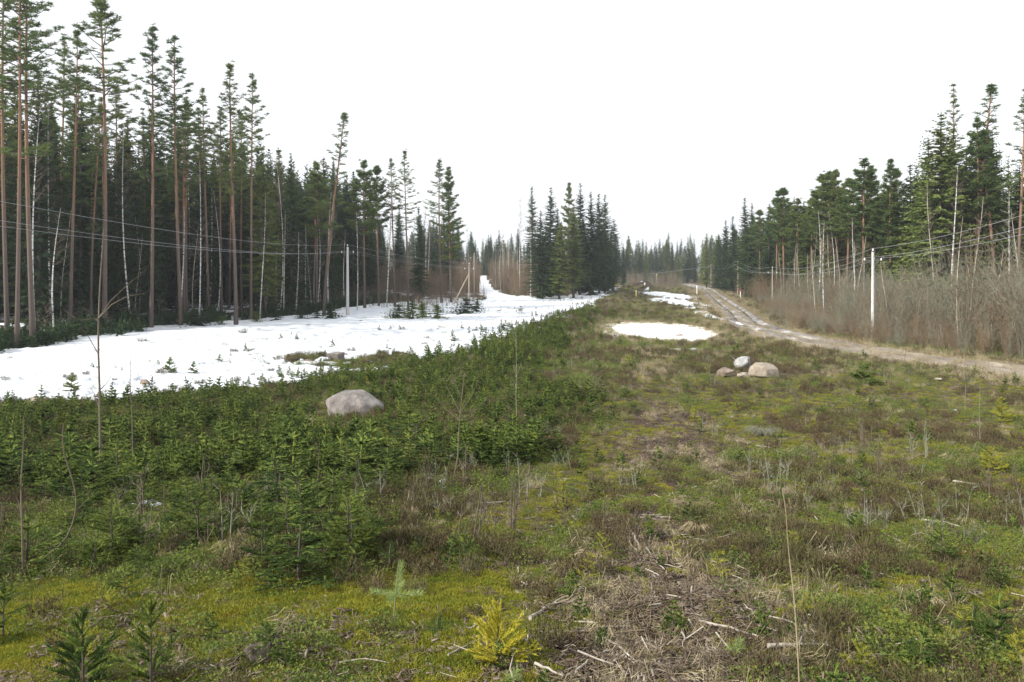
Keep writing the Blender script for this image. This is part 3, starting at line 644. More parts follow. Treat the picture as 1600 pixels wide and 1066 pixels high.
# ------------------------------------------------------------------ stuff: one object each, its pieces instanced by geometry nodes
def source(name, meshes):
    c = bpy.data.collections.new(name)
    for i, me in enumerate(meshes):
        o = bpy.data.objects.new('%s_%02d' % (name, i), me); c.objects.link(o)
    return c
def scatter(name, P, rot, scl, idx, coll, **props):
    P = np.asarray(P, np.float32); n = len(P)
    me = bpy.data.meshes.new(name); me.vertices.add(n); me.vertices.foreach_set('co', P.ravel())
    a = me.attributes.new('rot', 'FLOAT_VECTOR', 'POINT'); a.data.foreach_set('vector', np.asarray(rot, np.float32).ravel())
    a = me.attributes.new('scl', 'FLOAT_VECTOR', 'POINT'); a.data.foreach_set('vector', np.asarray(scl, np.float32).ravel())
    a = me.attributes.new('idx', 'INT', 'POINT'); a.data.foreach_set('value', np.asarray(idx, np.int32))
    o = put(name, me, kind='stuff', **props)
    g = bpy.data.node_groups.new(name, 'GeometryNodeTree')
    g.interface.new_socket('Geometry', in_out='INPUT', socket_type='NodeSocketGeometry'); g.interface.new_socket('Geometry', in_out='OUTPUT', socket_type='NodeSocketGeometry')
    gi = g.nodes.new('NodeGroupInput'); go = g.nodes.new('NodeGroupOutput'); ip = g.nodes.new('GeometryNodeInstanceOnPoints')
    ci = g.nodes.new('GeometryNodeCollectionInfo'); ci.inputs['Collection'].default_value = coll
    ci.inputs['Separate Children'].default_value = True; ci.inputs['Reset Children'].default_value = True
    ip.inputs['Pick Instance'].default_value = True
    def na(nm, ty):
        q = g.nodes.new('GeometryNodeInputNamedAttribute'); q.data_type = ty; q.inputs['Name'].default_value = nm; return q.outputs['Attribute']
    L = g.links.new; L(gi.outputs[0], ip.inputs['Points']); L(ci.outputs[0], ip.inputs['Instance']); L(na('idx', 'INT'), ip.inputs['Instance Index'])
    L(na('rot', 'FLOAT_VECTOR'), ip.inputs['Rotation']); L(na('scl', 'FLOAT_VECTOR'), ip.inputs['Scale']); L(ip.outputs[0], go.inputs[0])
    mo = o.modifiers.new('scatter', 'NODES'); mo.node_group = g; return o
def scat_xy(name, x, y, coll, nvar, s0, s1, rng, tilt=.12, dz=0., sz=1., z=None, idx=None, **props):
    n = len(x); z = height(x, y) if z is None else z
    rot = np.stack([rng.normal(0, tilt, n), rng.normal(0, tilt, n), rng.uniform(0, 6.28, n)], -1)
    s = s0 if isinstance(s0, np.ndarray) else rng.uniform(s0, s1, n)
    scl = np.stack([s, s, s * sz * rng.uniform(.85, 1.2, n)], -1)
    return scatter(name, np.stack([x, y, z + dz], -1), rot, scl, rng.integers(0, nvar, n) if idx is None else idx, coll, **props)

RG = np.random.default_rng(99)
def poly_pts(n, y0, y1, rng, side=.70, power=1.0, extra=3):
    """ground points in front of the camera; density per square metre falls with distance"""
    yy = np.exp(rng.uniform(math.log(y0), math.log(y1), n)) if power == 1 else (y0 ** -power + rng.uniform(0, 1, n) * (y1 ** -power - y0 ** -power)) ** (-1 / power)
    xx = rng.uniform(-1, 1, n) * (yy * side + extra); return xx, yy

# small plants
def tuft(seed, n, r, h, mat_, w, spread=.6, bend=.0, base=.5):
    rng = np.random.default_rng(seed); mb = MB(); a = rng.uniform(0, 6.28, n); q = np.sqrt(rng.uniform(0, 1, n)) * r * base
    P0 = np.stack([np.cos(a) * q, np.sin(a) * q, np.full(n, -.02)], -1)
    a2 = a + rng.normal(0, .6, n); L = h * rng.uniform(.5, 1.1, n); k = rng.uniform(.1, spread, n)
    mid = P0 + np.stack([np.cos(a2) * k * L * .4, np.sin(a2) * k * L * .4, L * .62], -1)
    P1 = mid + np.stack([np.cos(a2) * k * L * .8, np.sin(a2) * k * L * .8, L * (.38 - bend)], -1)
    mb.blades(P0, mid + (P1 - mid) * .15, w, 0, rng); mb.blades(mid, P1, w * .8, 0, rng)
    return mb.mesh('tuft', [mat_])
def heather(seed, mat_='heather', r=.22, h=.26, n=46):
    rng = np.random.default_rng(seed); mb = MB(); a = rng.uniform(0, 6.28, n); q = np.sqrt(rng.uniform(0, 1, n)) * r * .6
    P0 = np.stack([np.cos(a) * q, np.sin(a) * q, np.zeros(n)], -1); L = h * rng.uniform(.55, 1.1, n)
    P1 = P0 + np.stack([np.cos(a) * L * .45 * q / r + rng.normal(0, .03, n), np.sin(a) * L * .45 * q / r + rng.normal(0, .03, n), L], -1)
    mb.blades(P0, P1, .008, 1, rng)
    for k in range(4):
        s = rng.uniform(.3, 1, (n, 1)); c = P0 + (P1 - P0) * s; d = (P1 - P0) * .25 + rng.normal(0, .025, (n, 3)); mb.blades(c, c + d, .010, 0, rng)
    return mb.mesh('heather', [mat_, 'twig'])
def berry(seed, mat_='berry_leaf', r=.18, h=.14, n=90, leaf=.026):
    rng = np.random.default_rng(seed); mb = MB(); a = rng.uniform(0, 6.28, n); q = np.sqrt(rng.uniform(0, 1, n)) * r
    z = rng.uniform(.15, 1, n) * h * (1 - .6 * (q / r) ** 2); C = np.stack([np.cos(a) * q, np.sin(a) * q, z], -1)
    D = rng.normal(size=(n, 3)); D[:, 2] = np.abs(D[:, 2]) * .6; D /= np.linalg.norm(D, axis=1, keepdims=True); D *= leaf * rng.uniform(.7, 1.3, (n, 1))
    mb.diamonds(C, D, leaf * .55, 0, rng); st = C[::4]; mb.blades(st * [.4, .4, 0], st, .005, 1, rng)
    return mb.mesh('berry_shrub', [mat_, 'twig'])
def mosstuft(seed, mat_='moss_leaf', r=.11, h=.035, n=110):
    rng = np.random.default_rng(seed); mb = MB(); a = rng.uniform(0, 6.28, n); q = np.sqrt(rng.uniform(0, 1, n)) * r
    z = h * (1 - (q / r) ** 2); P0 = np.stack([np.cos(a) * q, np.sin(a) * q, z - .012], -1)
    mb.blades(P0, P0 + np.stack([rng.normal(0, .009, n), rng.normal(0, .009, n), rng.uniform(.012, .028, n)], -1), .009, 0, rng)
    return mb.mesh('moss_cushion', [mat_])
def chips(seed, n=16, r=.16):
    rng = np.random.default_rng(seed); mb = MB()
    for q in range(n):
        c = np.array([rng.uniform(-r, r), rng.uniform(-r, r), rng.uniform(.0, .02)]); a = rng.uniform(0, 6.28); L = rng.uniform(.01, .06) * (1 if rng.random() < .85 else 2.2); tl = rng.uniform(-.25, .3)
        d = np.array([math.cos(a), math.sin(a), tl]) * L
        if rng.random() < .35:
            w = np.array([-math.sin(a), math.cos(a), rng.uniform(-.4, .4)]) * L * .22; up = np.array([0, 0, .004])
            mb.add([c - d - w, c + d - w, c + d + w, c - d + w, c - d - w + up, c + d - w + up, c + d + w + up, c - d + w + up], [[0, 3, 2, 1], [4, 5, 6, 7], [0, 1, 5, 4], [1, 2, 6, 5], [2, 3, 7, 6], [3, 0, 4, 7]])
        else: mb.tube([c - d, c + rng.normal(0, .006, 3), c + d], [.0045, .0045, .0025], 3)
    return mb.mesh('chips', ['chip'])
def deadgrass(seed, n=70, r=.22, L=.28):
    rng = np.random.default_rng(seed); mb = MB(); a = rng.uniform(0, 6.28, n); q = rng.uniform(0, r * .4, n)
    P0 = np.stack([np.cos(a) * q, np.sin(a) * q, np.zeros(n)], -1); b = a + rng.normal(0, .5, n); l = rng.uniform(.4, 1, n) * L; zt = rng.uniform(.01, .10, n) * (1 + 2 * (rng.random(n) < .15))
    M1 = P0 + np.stack([np.cos(b) * l * .45, np.sin(b) * l * .45, zt + .04], -1); P1 = M1 + np.stack([np.cos(b) * l * .55, np.sin(b) * l * .55, -zt * .7 - .01], -1)
    mb.blades(P0, M1 + (P1 - M1) * .1, .007, 0, rng); mb.blades(M1, P1, .006, 0, rng)
    return mb.mesh('dead_grass', ['dry_grass'])

def shoots(mb, A, B, rng, nl=.016, nw=.0042, step=.0042, m=0, tips=None):
    if tips is not None:
        tips = np.array(tips); A = np.array(A); B = np.array(B)
        for sel, mm in ((tips, 1), (~tips, 0)):
            if sel.any(): shoots(mb, A[sel], B[sel], rng, nl, nw, step, mm)
        return
    _shoots(mb, A, B, rng, nl, nw, step, m)
def _shoots(mb, A, B, rng, nl, nw, step, m):
    """needles all along shoots A->B"""
    P0 = []; P1 = []
    for a, b in zip(A, B):
        L = np.linalg.norm(b - a); n = max(4, int(L / step)); s = np.linspace(0, 1, n)[:, None]; d = (b - a) / (L + 1e-9)
        c = a + (b - a) * s; r = rng.normal(size=(n, 3)); r -= (r @ d)[:, None] * d; r /= np.linalg.norm(r, axis=1, keepdims=True) + 1e-9; r[:, 2] += .25
        P0.append(c); P1.append(c + (r * .8 + d * .75) * nl * rng.uniform(.8, 1.15, (n, 1)))
        if L > .03: mb.tube([a, b], [nw * 1.1, nw * .7], 3, m)
    P0 = np.concatenate(P0); P1 = np.concatenate(P1); mb.blades(P0, P1, nw, m, rng)
def young_spruce(seed, h=1.0, wide=.42, needle='young_needle', levels=None, nl=.022, step=.0045, updeg=25, sidegap=.075, nw=.0066):
    rng = np.random.default_rng(seed); st = MB(); fo = MB(); bend = rng.normal(0, .02, 2)
    zz = np.linspace(-.05, h, 7); P = np.stack([bend[0] * zz ** 2, bend[1] * zz ** 2, zz], -1); st.tube(P, np.linspace(.013, .004, 7) * (h + .3), 5)
    A = [P[-2]]; B = [P[-1] + np.array([0, 0, .02])]; lv = levels or max(4, int(h / .14))
    for l in range(lv):
        t = (l + .3) / lv; z = h * t; L0 = wide * h * (1.03 - t) ** .8 + .04
        for q in range(rng.integers(4, 7)):
            az = rng.uniform(0, 6.28); el = math.radians(updeg) * (.35 + t) + rng.normal(0, .1); d = np.array([math.cos(az) * math.cos(el), math.sin(az) * math.cos(el), math.sin(el)])
            L = L0 * rng.uniform(.65, 1.1); b = np.array([bend[0] * z * z, bend[1] * z * z, z + rng.uniform(-.03, .03)])
            st.tube([b, b + d * L * .5, b + d * L * .95], [.004, .003, .002], 3); A.append(b + d * L * .15); B.append(b + d * L)
            lat = np.array([-d[1], d[0], .15]); ns = int(L / sidegap)
            for k in range(ns):
                s = (k + .6) / (ns + .3); sg = 1 if k % 2 else -1; l2 = (L * (1 - s) * .62 + .035) * rng.uniform(.7, 1.15); c = b + d * L * s
                e = c + (lat * sg * .8 + d * .75 + np.array([0, 0, rng.uniform(-.05, .3)])) * l2 * .85; A.append(c); B.append(e)
                if l2 > .12:
                    for s3 in (.4, .65):
                        for g3 in (-1, 1):
                            c3 = c + (e - c) * s3; A.append(c3); B.append(c3 + (d * .8 + lat * g3 * .55 + np.array([0, 0, rng.uniform(-.1, .2)])) * l2 * .42 * rng.uniform(.7, 1.2))
    A.append(np.array([bend[0] * (.45 * h) ** 2, bend[1] * (.45 * h) ** 2, .45 * h])); B.append(P[-2] + (P[-1] - P[-2]) * .3); A.append(B[-1]); B.append(P[-1] + [0, 0, .03 * h])
    zt = np.array(B)[:, 2]; tips = (rng.random(len(A)) < .18 + .35 * (zt > h * .72)) if needle == 'young_needle' else np.zeros(len(A), bool)
    shoots(fo, A, B, rng, nl, nw, step, tips=tips)
    return [('stem', st.mesh('stem', ['bark_dark'])), ('foliage', fo.mesh('foliage', [needle, 'young_tip'] if tips.any() else [needle]))]
def joined(parts, mats):                                        # stem and foliage as one light mesh, for the small and far ones
    mb = MB()
    for k, (n, me) in enumerate(parts):
        co = np.empty(len(me.vertices) * 3, np.float32); me.vertices.foreach_get('co', co); off = mb.n
        F = [tuple(p.vertices) for p in me.polygons]; T = [f for f in F if len(f) == 3]; Q = [f for f in F if len(f) == 4]
        mb.V.append(co.reshape(-1, 3)); mb.n += len(co) // 3
        mi = [p.material_index for p in me.polygons]; L3 = [len(p.vertices) == 3 for p in me.polygons]
        if T: mb.F.append(np.array(T) + off); mb.m.append(np.array([k + a for a, b in zip(mi, L3) if b], np.int32))
        if Q: mb.Q.append(np.array(Q) + off); mb.qm.append(np.array([k + a for a, b in zip(mi, L3) if not b], np.int32))
    return mb.mesh('young_spruce', mats)

YS = [young_spruce(100 + i, 1.0, w, sidegap=.085, nl=.024, nw=.008, step=.005, updeg=u_, levels=l_) for i, (w, u_, l_) in enumerate([(.40, 25, 8), (.52, 15, 8), (.36, 35, 6), (.60, 20, 7), (.46, 40, 6), (.55, 8, 9)])]
YS_FAR = [joined(young_spruce(110 + i, 1.0, w, nl=.036, nw=.018, step=.013, sidegap=.11), ['bark_dark', 'young_needle', 'young_tip']) for i, w in enumerate([.42, .5, .36, .55])]
YS_DARK = [joined(young_spruce(114 + i, 1.0, w, needle='spruce_light', nl=.05, nw=.022, step=.02, sidegap=.10), ['bark_dark', 'spruce_light']) for i, w in enumerate([.45, .55, .38])]
YY = [joined(young_spruce(120 + i, .5, .6, needle='yellow_needle', levels=5, step=.006, nl=.018, nw=.006, sidegap=.07), ['bark_dark', 'yellow_needle']) for i in range(2)]

# ---- young spruces of the left slope, each an object
def zone_left(x, y):
    s = (y > 8.6) & (x + (fbm(x, y, 2.2, 3, 360) - .42) * 7 * sstep(10, 16, y) < I(y, [8, 12, 18, 24, 30, 45, 60, 90], [-1.6, -1.9, .6, 2.2, 3.2, 1.5, 3.2, 7])) & (x > -.68 * y - 2)
    return s & ((x > B_edge(y) - .5) | (y < 31))
rng = np.random.default_rng(202); spots = []
xs_, ys_ = poly_pts(26000, 8.7, 62, rng, .68, .2)
dn = fbm(xs_, ys_, 4.0, 3, 300); dn2 = fbm(xs_, ys_, 1.7, 2, 330); ok = zone_left(xs_, ys_) & (.55 * dn + .45 * dn2 > .44)
clear = [(-5.2, 25.6, 1.5), (-4.8, 23.4, .9)]     # free view to the boulder
for x, y in zip(xs_[ok], ys_[ok]):
    if any(math.hypot(x - a, y - b) < r for a, b, r in clear): continue
    md = .34 + y * .009
    if all((x - a) ** 2 + (y - b) ** 2 > md * md for a, b in spots): spots.append((x, y))
spots.sort(key=lambda p: p[1])
print('young spruce spots', len(spots))
def where_l(x, y):
    px, py = screen(x, y, H(x, y))
    if y > 34: return 'close to the edge of the snow field'
    if py > 780: return 'at the lower end of the sapling slope' if px > 280 else 'low down beside the twisted grey sapling'
    if px < 180: return 'left of the tall bare sapling'
    if px < 480: return 'right of the tall bare sapling'
    if y > 22: return 'behind the big half-buried boulder' if px < 640 else 'on the bank beyond the thin white stem'
    return 'in front of the big half-buried boulder' if px < 660 else 'near the pale branching shrub'
for i, (x, y) in enumerate(spots[:268]):
    cl = float(fbm(np.array([x]), np.array([y]), 3.0, 2, 320)[0]); h = (.24 + rng.uniform(.05, .55) * (.3 + 1.3 * cl)) * (1.0 if y < 22 else .9) + (rng.random() < .12) * .32
    sz = 'ankle-high' if h < .38 else 'knee-high' if h < .55 else 'thigh-high' if h < .75 else 'waist-high'
    lab = '%s green spruce sapling %s' % (sz, where_l(x, y)); g = 'spruce saplings %s' % where_l(x, y)
    v = rng.integers(6 if y < 14.5 else 4); shp = (['slender', 'broad', 'steep-armed', 'sprawling', 'upswept', 'flat-layered'] if y < 14.5 else ['slender', 'broad', 'narrow', 'sprawling'])[v]; lab = lab.replace('green', shp + ' green'); loc = (x, y, H(x, y) - .02)
    if y < 14.5: thing('young_spruce', YS[v], loc, rng.uniform(0, 6.28), (h * rng.uniform(1.15, 1.9),) * 2 + (h,), lab, 'spruce sapling', g, (rng.normal(0, .09), rng.normal(0, .09)))
    else:
        o = put('young_spruce', YS_FAR[v], None, loc, rng.uniform(0, 6.28), (h * 1.45, h * 1.45, h), label=lab, category='spruce sapling', group=g)
rest = np.array(spots[268:]); 
src_ysf = source('src_young_spruce', YS_FAR); src_ysd = source('src_young_spruce_dark', YS_DARK)
r3_ = np.random.default_rng(206); ex, ey = poly_pts(5200, 15, 60, r3_, .68, .0001); kx = zone_left(ex, ey) & (fbm(ex, ey, 2.6, 2, 350) > .43) & ~((np.hypot(ex + 5.3, ey - 26.2) < 1.6) | ((np.abs(ex + .2 * ey) < 1.3) & (ey > 21.5) & (ey < 28))); ex = ex[kx]; ey = ey[kx]
rest = np.concatenate([rest.reshape(-1, 2), np.stack([ex, ey], -1)])
if len(rest): scat_xy('young_spruce_growth', rest[:, 0], rest[:, 1], src_ysf, 4, .30, .80, rng, .12, label='carpet of small green spruce saplings on the bank by the snow')

r2_ = np.random.default_rng(205); n = 1100; yy = r2_.uniform(40, 105, n); xx = I(yy, [30, 45, 60, 78, 95, 120, 200, 260], [-4, -1.5, 1.2, 3.9, 7.6, 15, 29, 38]) + r2_.normal(-.2, 2.2, n)
k = (snow_f(xx, yy) < 0) & (fbm(xx, yy, 3, 3, 340) > .46); scat_xy('bank_scrub', xx[k], yy[k], src_ysf, 4, .35, .95, r2_, .10, label='bushy green scrub on the bank beside the frozen pond')
# ---- low spruces along the foot of the left forest and in the snow
def low_spruce(seed, h=2.2, R=1.1, mat_='spruce_needle'):
    return spruce(seed, h, .02, R, mat_, step=.17, per=7, power=.6, bl=.30, gaps=.1, droop=.25, r0=.03)
LS = [low_spruce(71), low_spruce(72, 2.2, 1.4), low_spruce(73, 2.2, .9, 'spruce_light')]
rl = random.Random(5)
for (px, py, h, w, lab) in [(640, 500, 2.4, 2.6, 'dark bushy spruce clump left of the snow track bend'), (622, 499, 1.9, 2.0, 'small spruce bush at the left tail of the track-side clump'),
                            (660, 498, 2.0, 2.4, 'bushy spruce between the two track-side clumps'), (685, 500, 1.9, 2.4, 'low green spruce bush at the road edge under the lone pines'),
                            (728, 492, 2.3, 2.6, 'rounded spruce bush right of the lone pines'), (745, 489, 1.8, 2.0, 'small spruce bush beside the wooden strutted pole'),
                            (515, 500, 2.2, 2.2, 'low spruce left of the concrete pole foot'), (495, 500, 1.3, 1.2, 'stubby spruce left of the lanky pine foot'), (310, 512, 2.0, 2.4, 'dark spreading spruce at the road edge below the chalk-white birch'),
                            (345, 510, 1.2, 1.2, 'smaller dark spruce right of the spreading roadside one'), (400, 505, 1.4, 1.4, 'low spruce at the foot of the mottled birch'), (430, 503, 1.3, 1.2, 'low spruce beside the snow road, midway to the pole'),
                            (15, 545, 2.4, 2.2, 'leafy dark spruce bush at the left end of the snow road'), (60, 533, 1.4, 1.6, 'low dark bush by the snow road under the first birch'), (110, 527, 1.2, 1.4, 'low dark bush by the road under the red-barked pine'),
                            (160, 520, 1.1, 1.3, 'small bush by the road under the leaning pine'), (215, 520, .9, 1.3, 'flat bush by the road under the straight pine'), (472, 500, 1.2, 1.2, 'low spruce below the broad dark spruce')]:
    x, y, z = ground_at(px, py); thing('low_spruce', LS[rl.randrange(3)], (x, y, z - .05), rl.uniform(0, 6), (w * .8, w * .8, h / 2.2), lab, 'spruce bush')
rng = np.random.default_rng(61); n = 700; yy = rng.uniform(56, 150, n); xx = xf_edge(yy) - rng.uniform(-1.5, 16, n) * rng.uniform(.1, 1, n)
yy[:380] = rng.uniform(52, 132, 380); xx[:380] = xf_edge(yy[:380]) + rng.normal(.9, 1.2, 380)
src_ls = source('src_low_spruce', [low_spruce(75, 1, .5)[1][1], low_spruce(76, 1, .6)[1][1], low_spruce(77, .8, .6)[1][1], bare(78, 2.6, .02, 'twig', 'twig', .05, 12, .6, 6, wt=.014)[1][1]])
und = np.where(np.arange(len(xx)) < 380, rng.uniform(.9, 1.9, len(xx)), rng.uniform(.5, 1.3, len(xx)))
scat_xy('forest_undergrowth', xx, yy, src_ls, 4, und, 0, rng, .05, idx=np.where(np.arange(len(xx)) < 380, rng.choice([0, 1, 2, 2], len(xx)), rng.integers(0, 4, len(xx))), label='low dark undergrowth at the foot of the left forest')

# ---- deep wood behind the counted trees, far wood at the horizon
src_far = source('src_wood', [SPRUCES[0][1][1], SPRUCES[2][1][1], SPRUCES[3][1][1], PINE_LOW[0][1][1], SPRUCE_L[0][1][1], BIRCH[0][1][1]])
rng = np.random.default_rng(62); n = 420; yy = rng.uniform(85, 200, n); xx = xf_edge(yy) - 14 - rng.uniform(0, 55, n)
scat_xy('deep_forest', xx, yy, src_far, 6, .85, 1.12, rng, .02, idx=rng.choice([0, 1, 2], n), label='dark mass of spruces deep in the left forest')
n = 520; yy = rng.uniform(335, 430, n); xx = rng.uniform(-70, 140, n); zz = height(xx, yy)
keep = np.ones(n, bool); scat_xy('far_forest', xx, yy, src_far, 6, .62, .92, rng, .02, z=zz, idx=rng.choice([0, 1, 2, 3, 4, 5], n), label='distant mixed treeline closing the far end of the clearing')
n = 160; yy = rng.uniform(80, 260, n); xx = I(yy, [78, 85, 100, 130, 150, 200, 270], [46, 47, 45, 46, 49, 58, 68]) + 18 + rng.uniform(0, 45, n)
scat_xy('deep_wood', xx, yy, src_far, 6, .70, .92, rng, .02, idx=rng.choice([0, 1, 2, 4], n), label='dark mass of spruces deep in the right wood')

# ---- brushwood
def brush(seed, h=5, n=8, twig='brush_brown', spread=.9, fine=10):
    rng = np.random.default_rng(seed); mb = MB(); A0 = []; A1 = []
    for q in range(n):
        b = np.array([rng.normal(0, spread * .5), rng.normal(0, spread * .5), -.1]); H_ = h * rng.uniform(.55, 1.05); ln = rng.normal(0, .12, 2)
        s = np.linspace(0, 1, 5)[:, None]; P = b + np.concatenate([ln[0] * s ** 1.5 * H_, ln[1] * s ** 1.5 * H_, s * H_], 1)
        mb.tube(P, np.linspace(.022, .006, 5), 3, 0)
        k = fine; t = rng.uniform(.15, .98, k); c = np.stack([I(t, s[:, 0], P[:, i]) for i in range(3)], -1); a = rng.uniform(0, 6.28, k); el = rng.uniform(.5, 1.2, k)
        d = np.stack([np.cos(a) * np.cos(el), np.sin(a) * np.cos(el), np.sin(el)], -1); l = rng.uniform(.4, 1.1, (k, 1)) * (.3 + .08 * H_) * (1.3 - t)[:, None] ** .5
        A0.append(c); A1.append(c + d * l)
        for w in range(3): c2 = c + d * l * rng.uniform(.2, .9, (k, 1)); d2 = d + rng.normal(0, .45, (k, 3)); A0.append(c2); A1.append(c2 + d2 * l * .5)
    mb.blades(np.concatenate(A0), np.concatenate(A1), .016, 0, rng); return mb.mesh('brush', [twig])
def fan(seed, h=5, n=13, twig='twig_grey'):
    rng = np.random.default_rng(seed); mb = MB(); A0 = []; A1 = []
    for q in range(n):
        a = rng.uniform(0, 6.28); o = rng.uniform(.05, .75); H_ = h * rng.uniform(.6, 1.05) * (1 - .3 * o); s = np.linspace(0, 1, 6)[:, None]
        P = np.concatenate([np.cos(a) * o * H_ * s ** 1.3, np.sin(a) * o * H_ * s ** 1.3, H_ * (s - .12 * o * s ** 2)], 1) + [rng.normal(0, .12), rng.normal(0, .12), -.1]; P[1:-1] += rng.normal(0, .06, (4, 3))
        mb.tube(P, np.linspace(.028, .007, 6), 3, 0); k = 14; t = rng.uniform(.25, .98, k); c = np.stack([I(t, s[:, 0], P[:, i]) for i in range(3)], -1); d = rng.normal(size=(k, 3)) * [1, 1, .6] + [0, 0, .7]; d /= np.linalg.norm(d, axis=1, keepdims=True)
        l = rng.uniform(.35, 1.0, (k, 1)); A0.append(c); A1.append(c + d * l)
        for w in range(3): c2 = c + d * l * rng.uniform(.2, .9, (k, 1)); d2 = d * .6 + rng.normal(0, .6, (k, 3)); A0.append(c2); A1.append(c2 + d2 * l * .45)
    mb.blades(np.concatenate(A0), np.concatenate(A1), .015, 0, rng); return mb.mesh('brush', [twig])
src_br = source('src_brush', [brush(81), brush(82, 5, 9, 'twig'), brush(83, 5, 7, 'twig_grey'), brush(84, 5, 10, 'twig_grey', 1.1), brush(85, 5, 8, 'twig'), fan(86), fan(87, 5, 16), fan(88, 4.5, 14, 'brush_brown')])
rng = np.random.default_rng(63); n = 1100; yy = rng.uniform(44, 150, n); d = rng.uniform(0, 1, n) ** 1.2 * 17; xx = xt_edge(yy) + d
hs_ = (.35 + .55 * sstep(0, 6, d)) * (.72 + .6 * fbm(xx, yy, 5, 2, 640)) * I(yy, [44, 60, 85, 150], [2.0, 1.5, 1.1, 1.0]) * rng.uniform(.8, 1.15, n)
grey = sstep(.3, .8, rng.uniform(0, 1, n) * .8 + .12 * (yy < 70) * (d > 4) + .5 * fbm(xx, yy, 7, 2, 650) - .1) > .5
scat_xy('roadside_brushwood', xx, yy, src_br, 8, hs_, 0, rng, .10, sz=1., idx=np.where(grey, rng.choice([2, 3, 5, 6], n), rng.choice([0, 1, 4, 7, 7, 0], n)), label='bare grey brown brushwood crowding the right side of the dirt road')
n = 700; yy = rng.uniform(145, 330, n); xx = xt_edge(yy) + rng.uniform(0, 1, n) * 12
scat_xy('far_roadside_brushwood', xx, yy, src_br, 8, .7, 1.25, rng, .06, idx=rng.choice([0, 1, 7, 7], n), label='purplish bare brush along the far stretch of the dirt road')
n = 1100; yy = rng.uniform(164, 335, n); xx = rng.uniform(-40, 12, n) + sstep(180, 250, yy) * 8; k = np.abs(xx - snowroad_x(yy)) > np.where(yy < 200, 3.2, 2.2); xx = xx[k]; yy = yy[k]
scat_xy('brown_brushwood', xx, yy, src_br, 8, 1.0, 1.7, rng, .06, idx=rng.choice([0, 0, 4, 7], len(xx)), label='tall brown brush either side of the climbing snow track')
n = 260; yy = rng.uniform(262, 330, n); xx = rng.uniform(38, 78, n); k = np.abs(xx - road_x(yy)) > 4; xx = xx[k]; yy = yy[k]
scat_xy('clearing_brushwood', xx, yy, src_br, 8, .6, 1.3, rng, .06, idx=rng.choice([0, 1, 2], len(xx)), label='grey brush across the far end of the clearing')
n = 420; yy = rng.uniform(108, 200, n); xx = -16 + rng.uniform(-11, 10, n) + (yy - 120) * .06; xx[:40] -= 3; k = np.abs(xx - snowroad_x(yy)) > 3.6; xx = xx[k]; yy = yy[k]
scat_xy('track_brushwood', xx, yy, src_br, 8, .3, .75, rng, .06, idx=rng.choice([0, 1, 4], len(xx)), label='low brush on the snowy ground under the lone pines')

n = 420; yy = rng.uniform(42, 130, n); xx = xt_edge(yy) + rng.normal(1.2, 1.3, n)
scat_xy('low_brown_shrubs', xx, yy, src_br, 8, .22, .5, rng, .12, idx=rng.choice([0, 7, 7, 0, 6], n), label='low rusty shrubs along the foot of the roadside brush')
# ---- ground cover
SRC = source('src_cover', [heather(1, h=.17, n=60), heather(2, h=.19, n=64), heather(3, r=.30, h=.14, n=80), berry(4), berry(5, r=.24, n=120), berry(6, leaf=.034, h=.2), deadgrass(7), deadgrass(8, 50, .18, .2), mosstuft(9), mosstuft(10, r=.15, n=150), chips(11, 30), chips(12, 26), chips(13, 40, .22), tuft(14, 40, .12, .22, 'dry_grass', .006, .5), YY[0], YS_FAR[1]])
rng = np.random.default_rng(64)
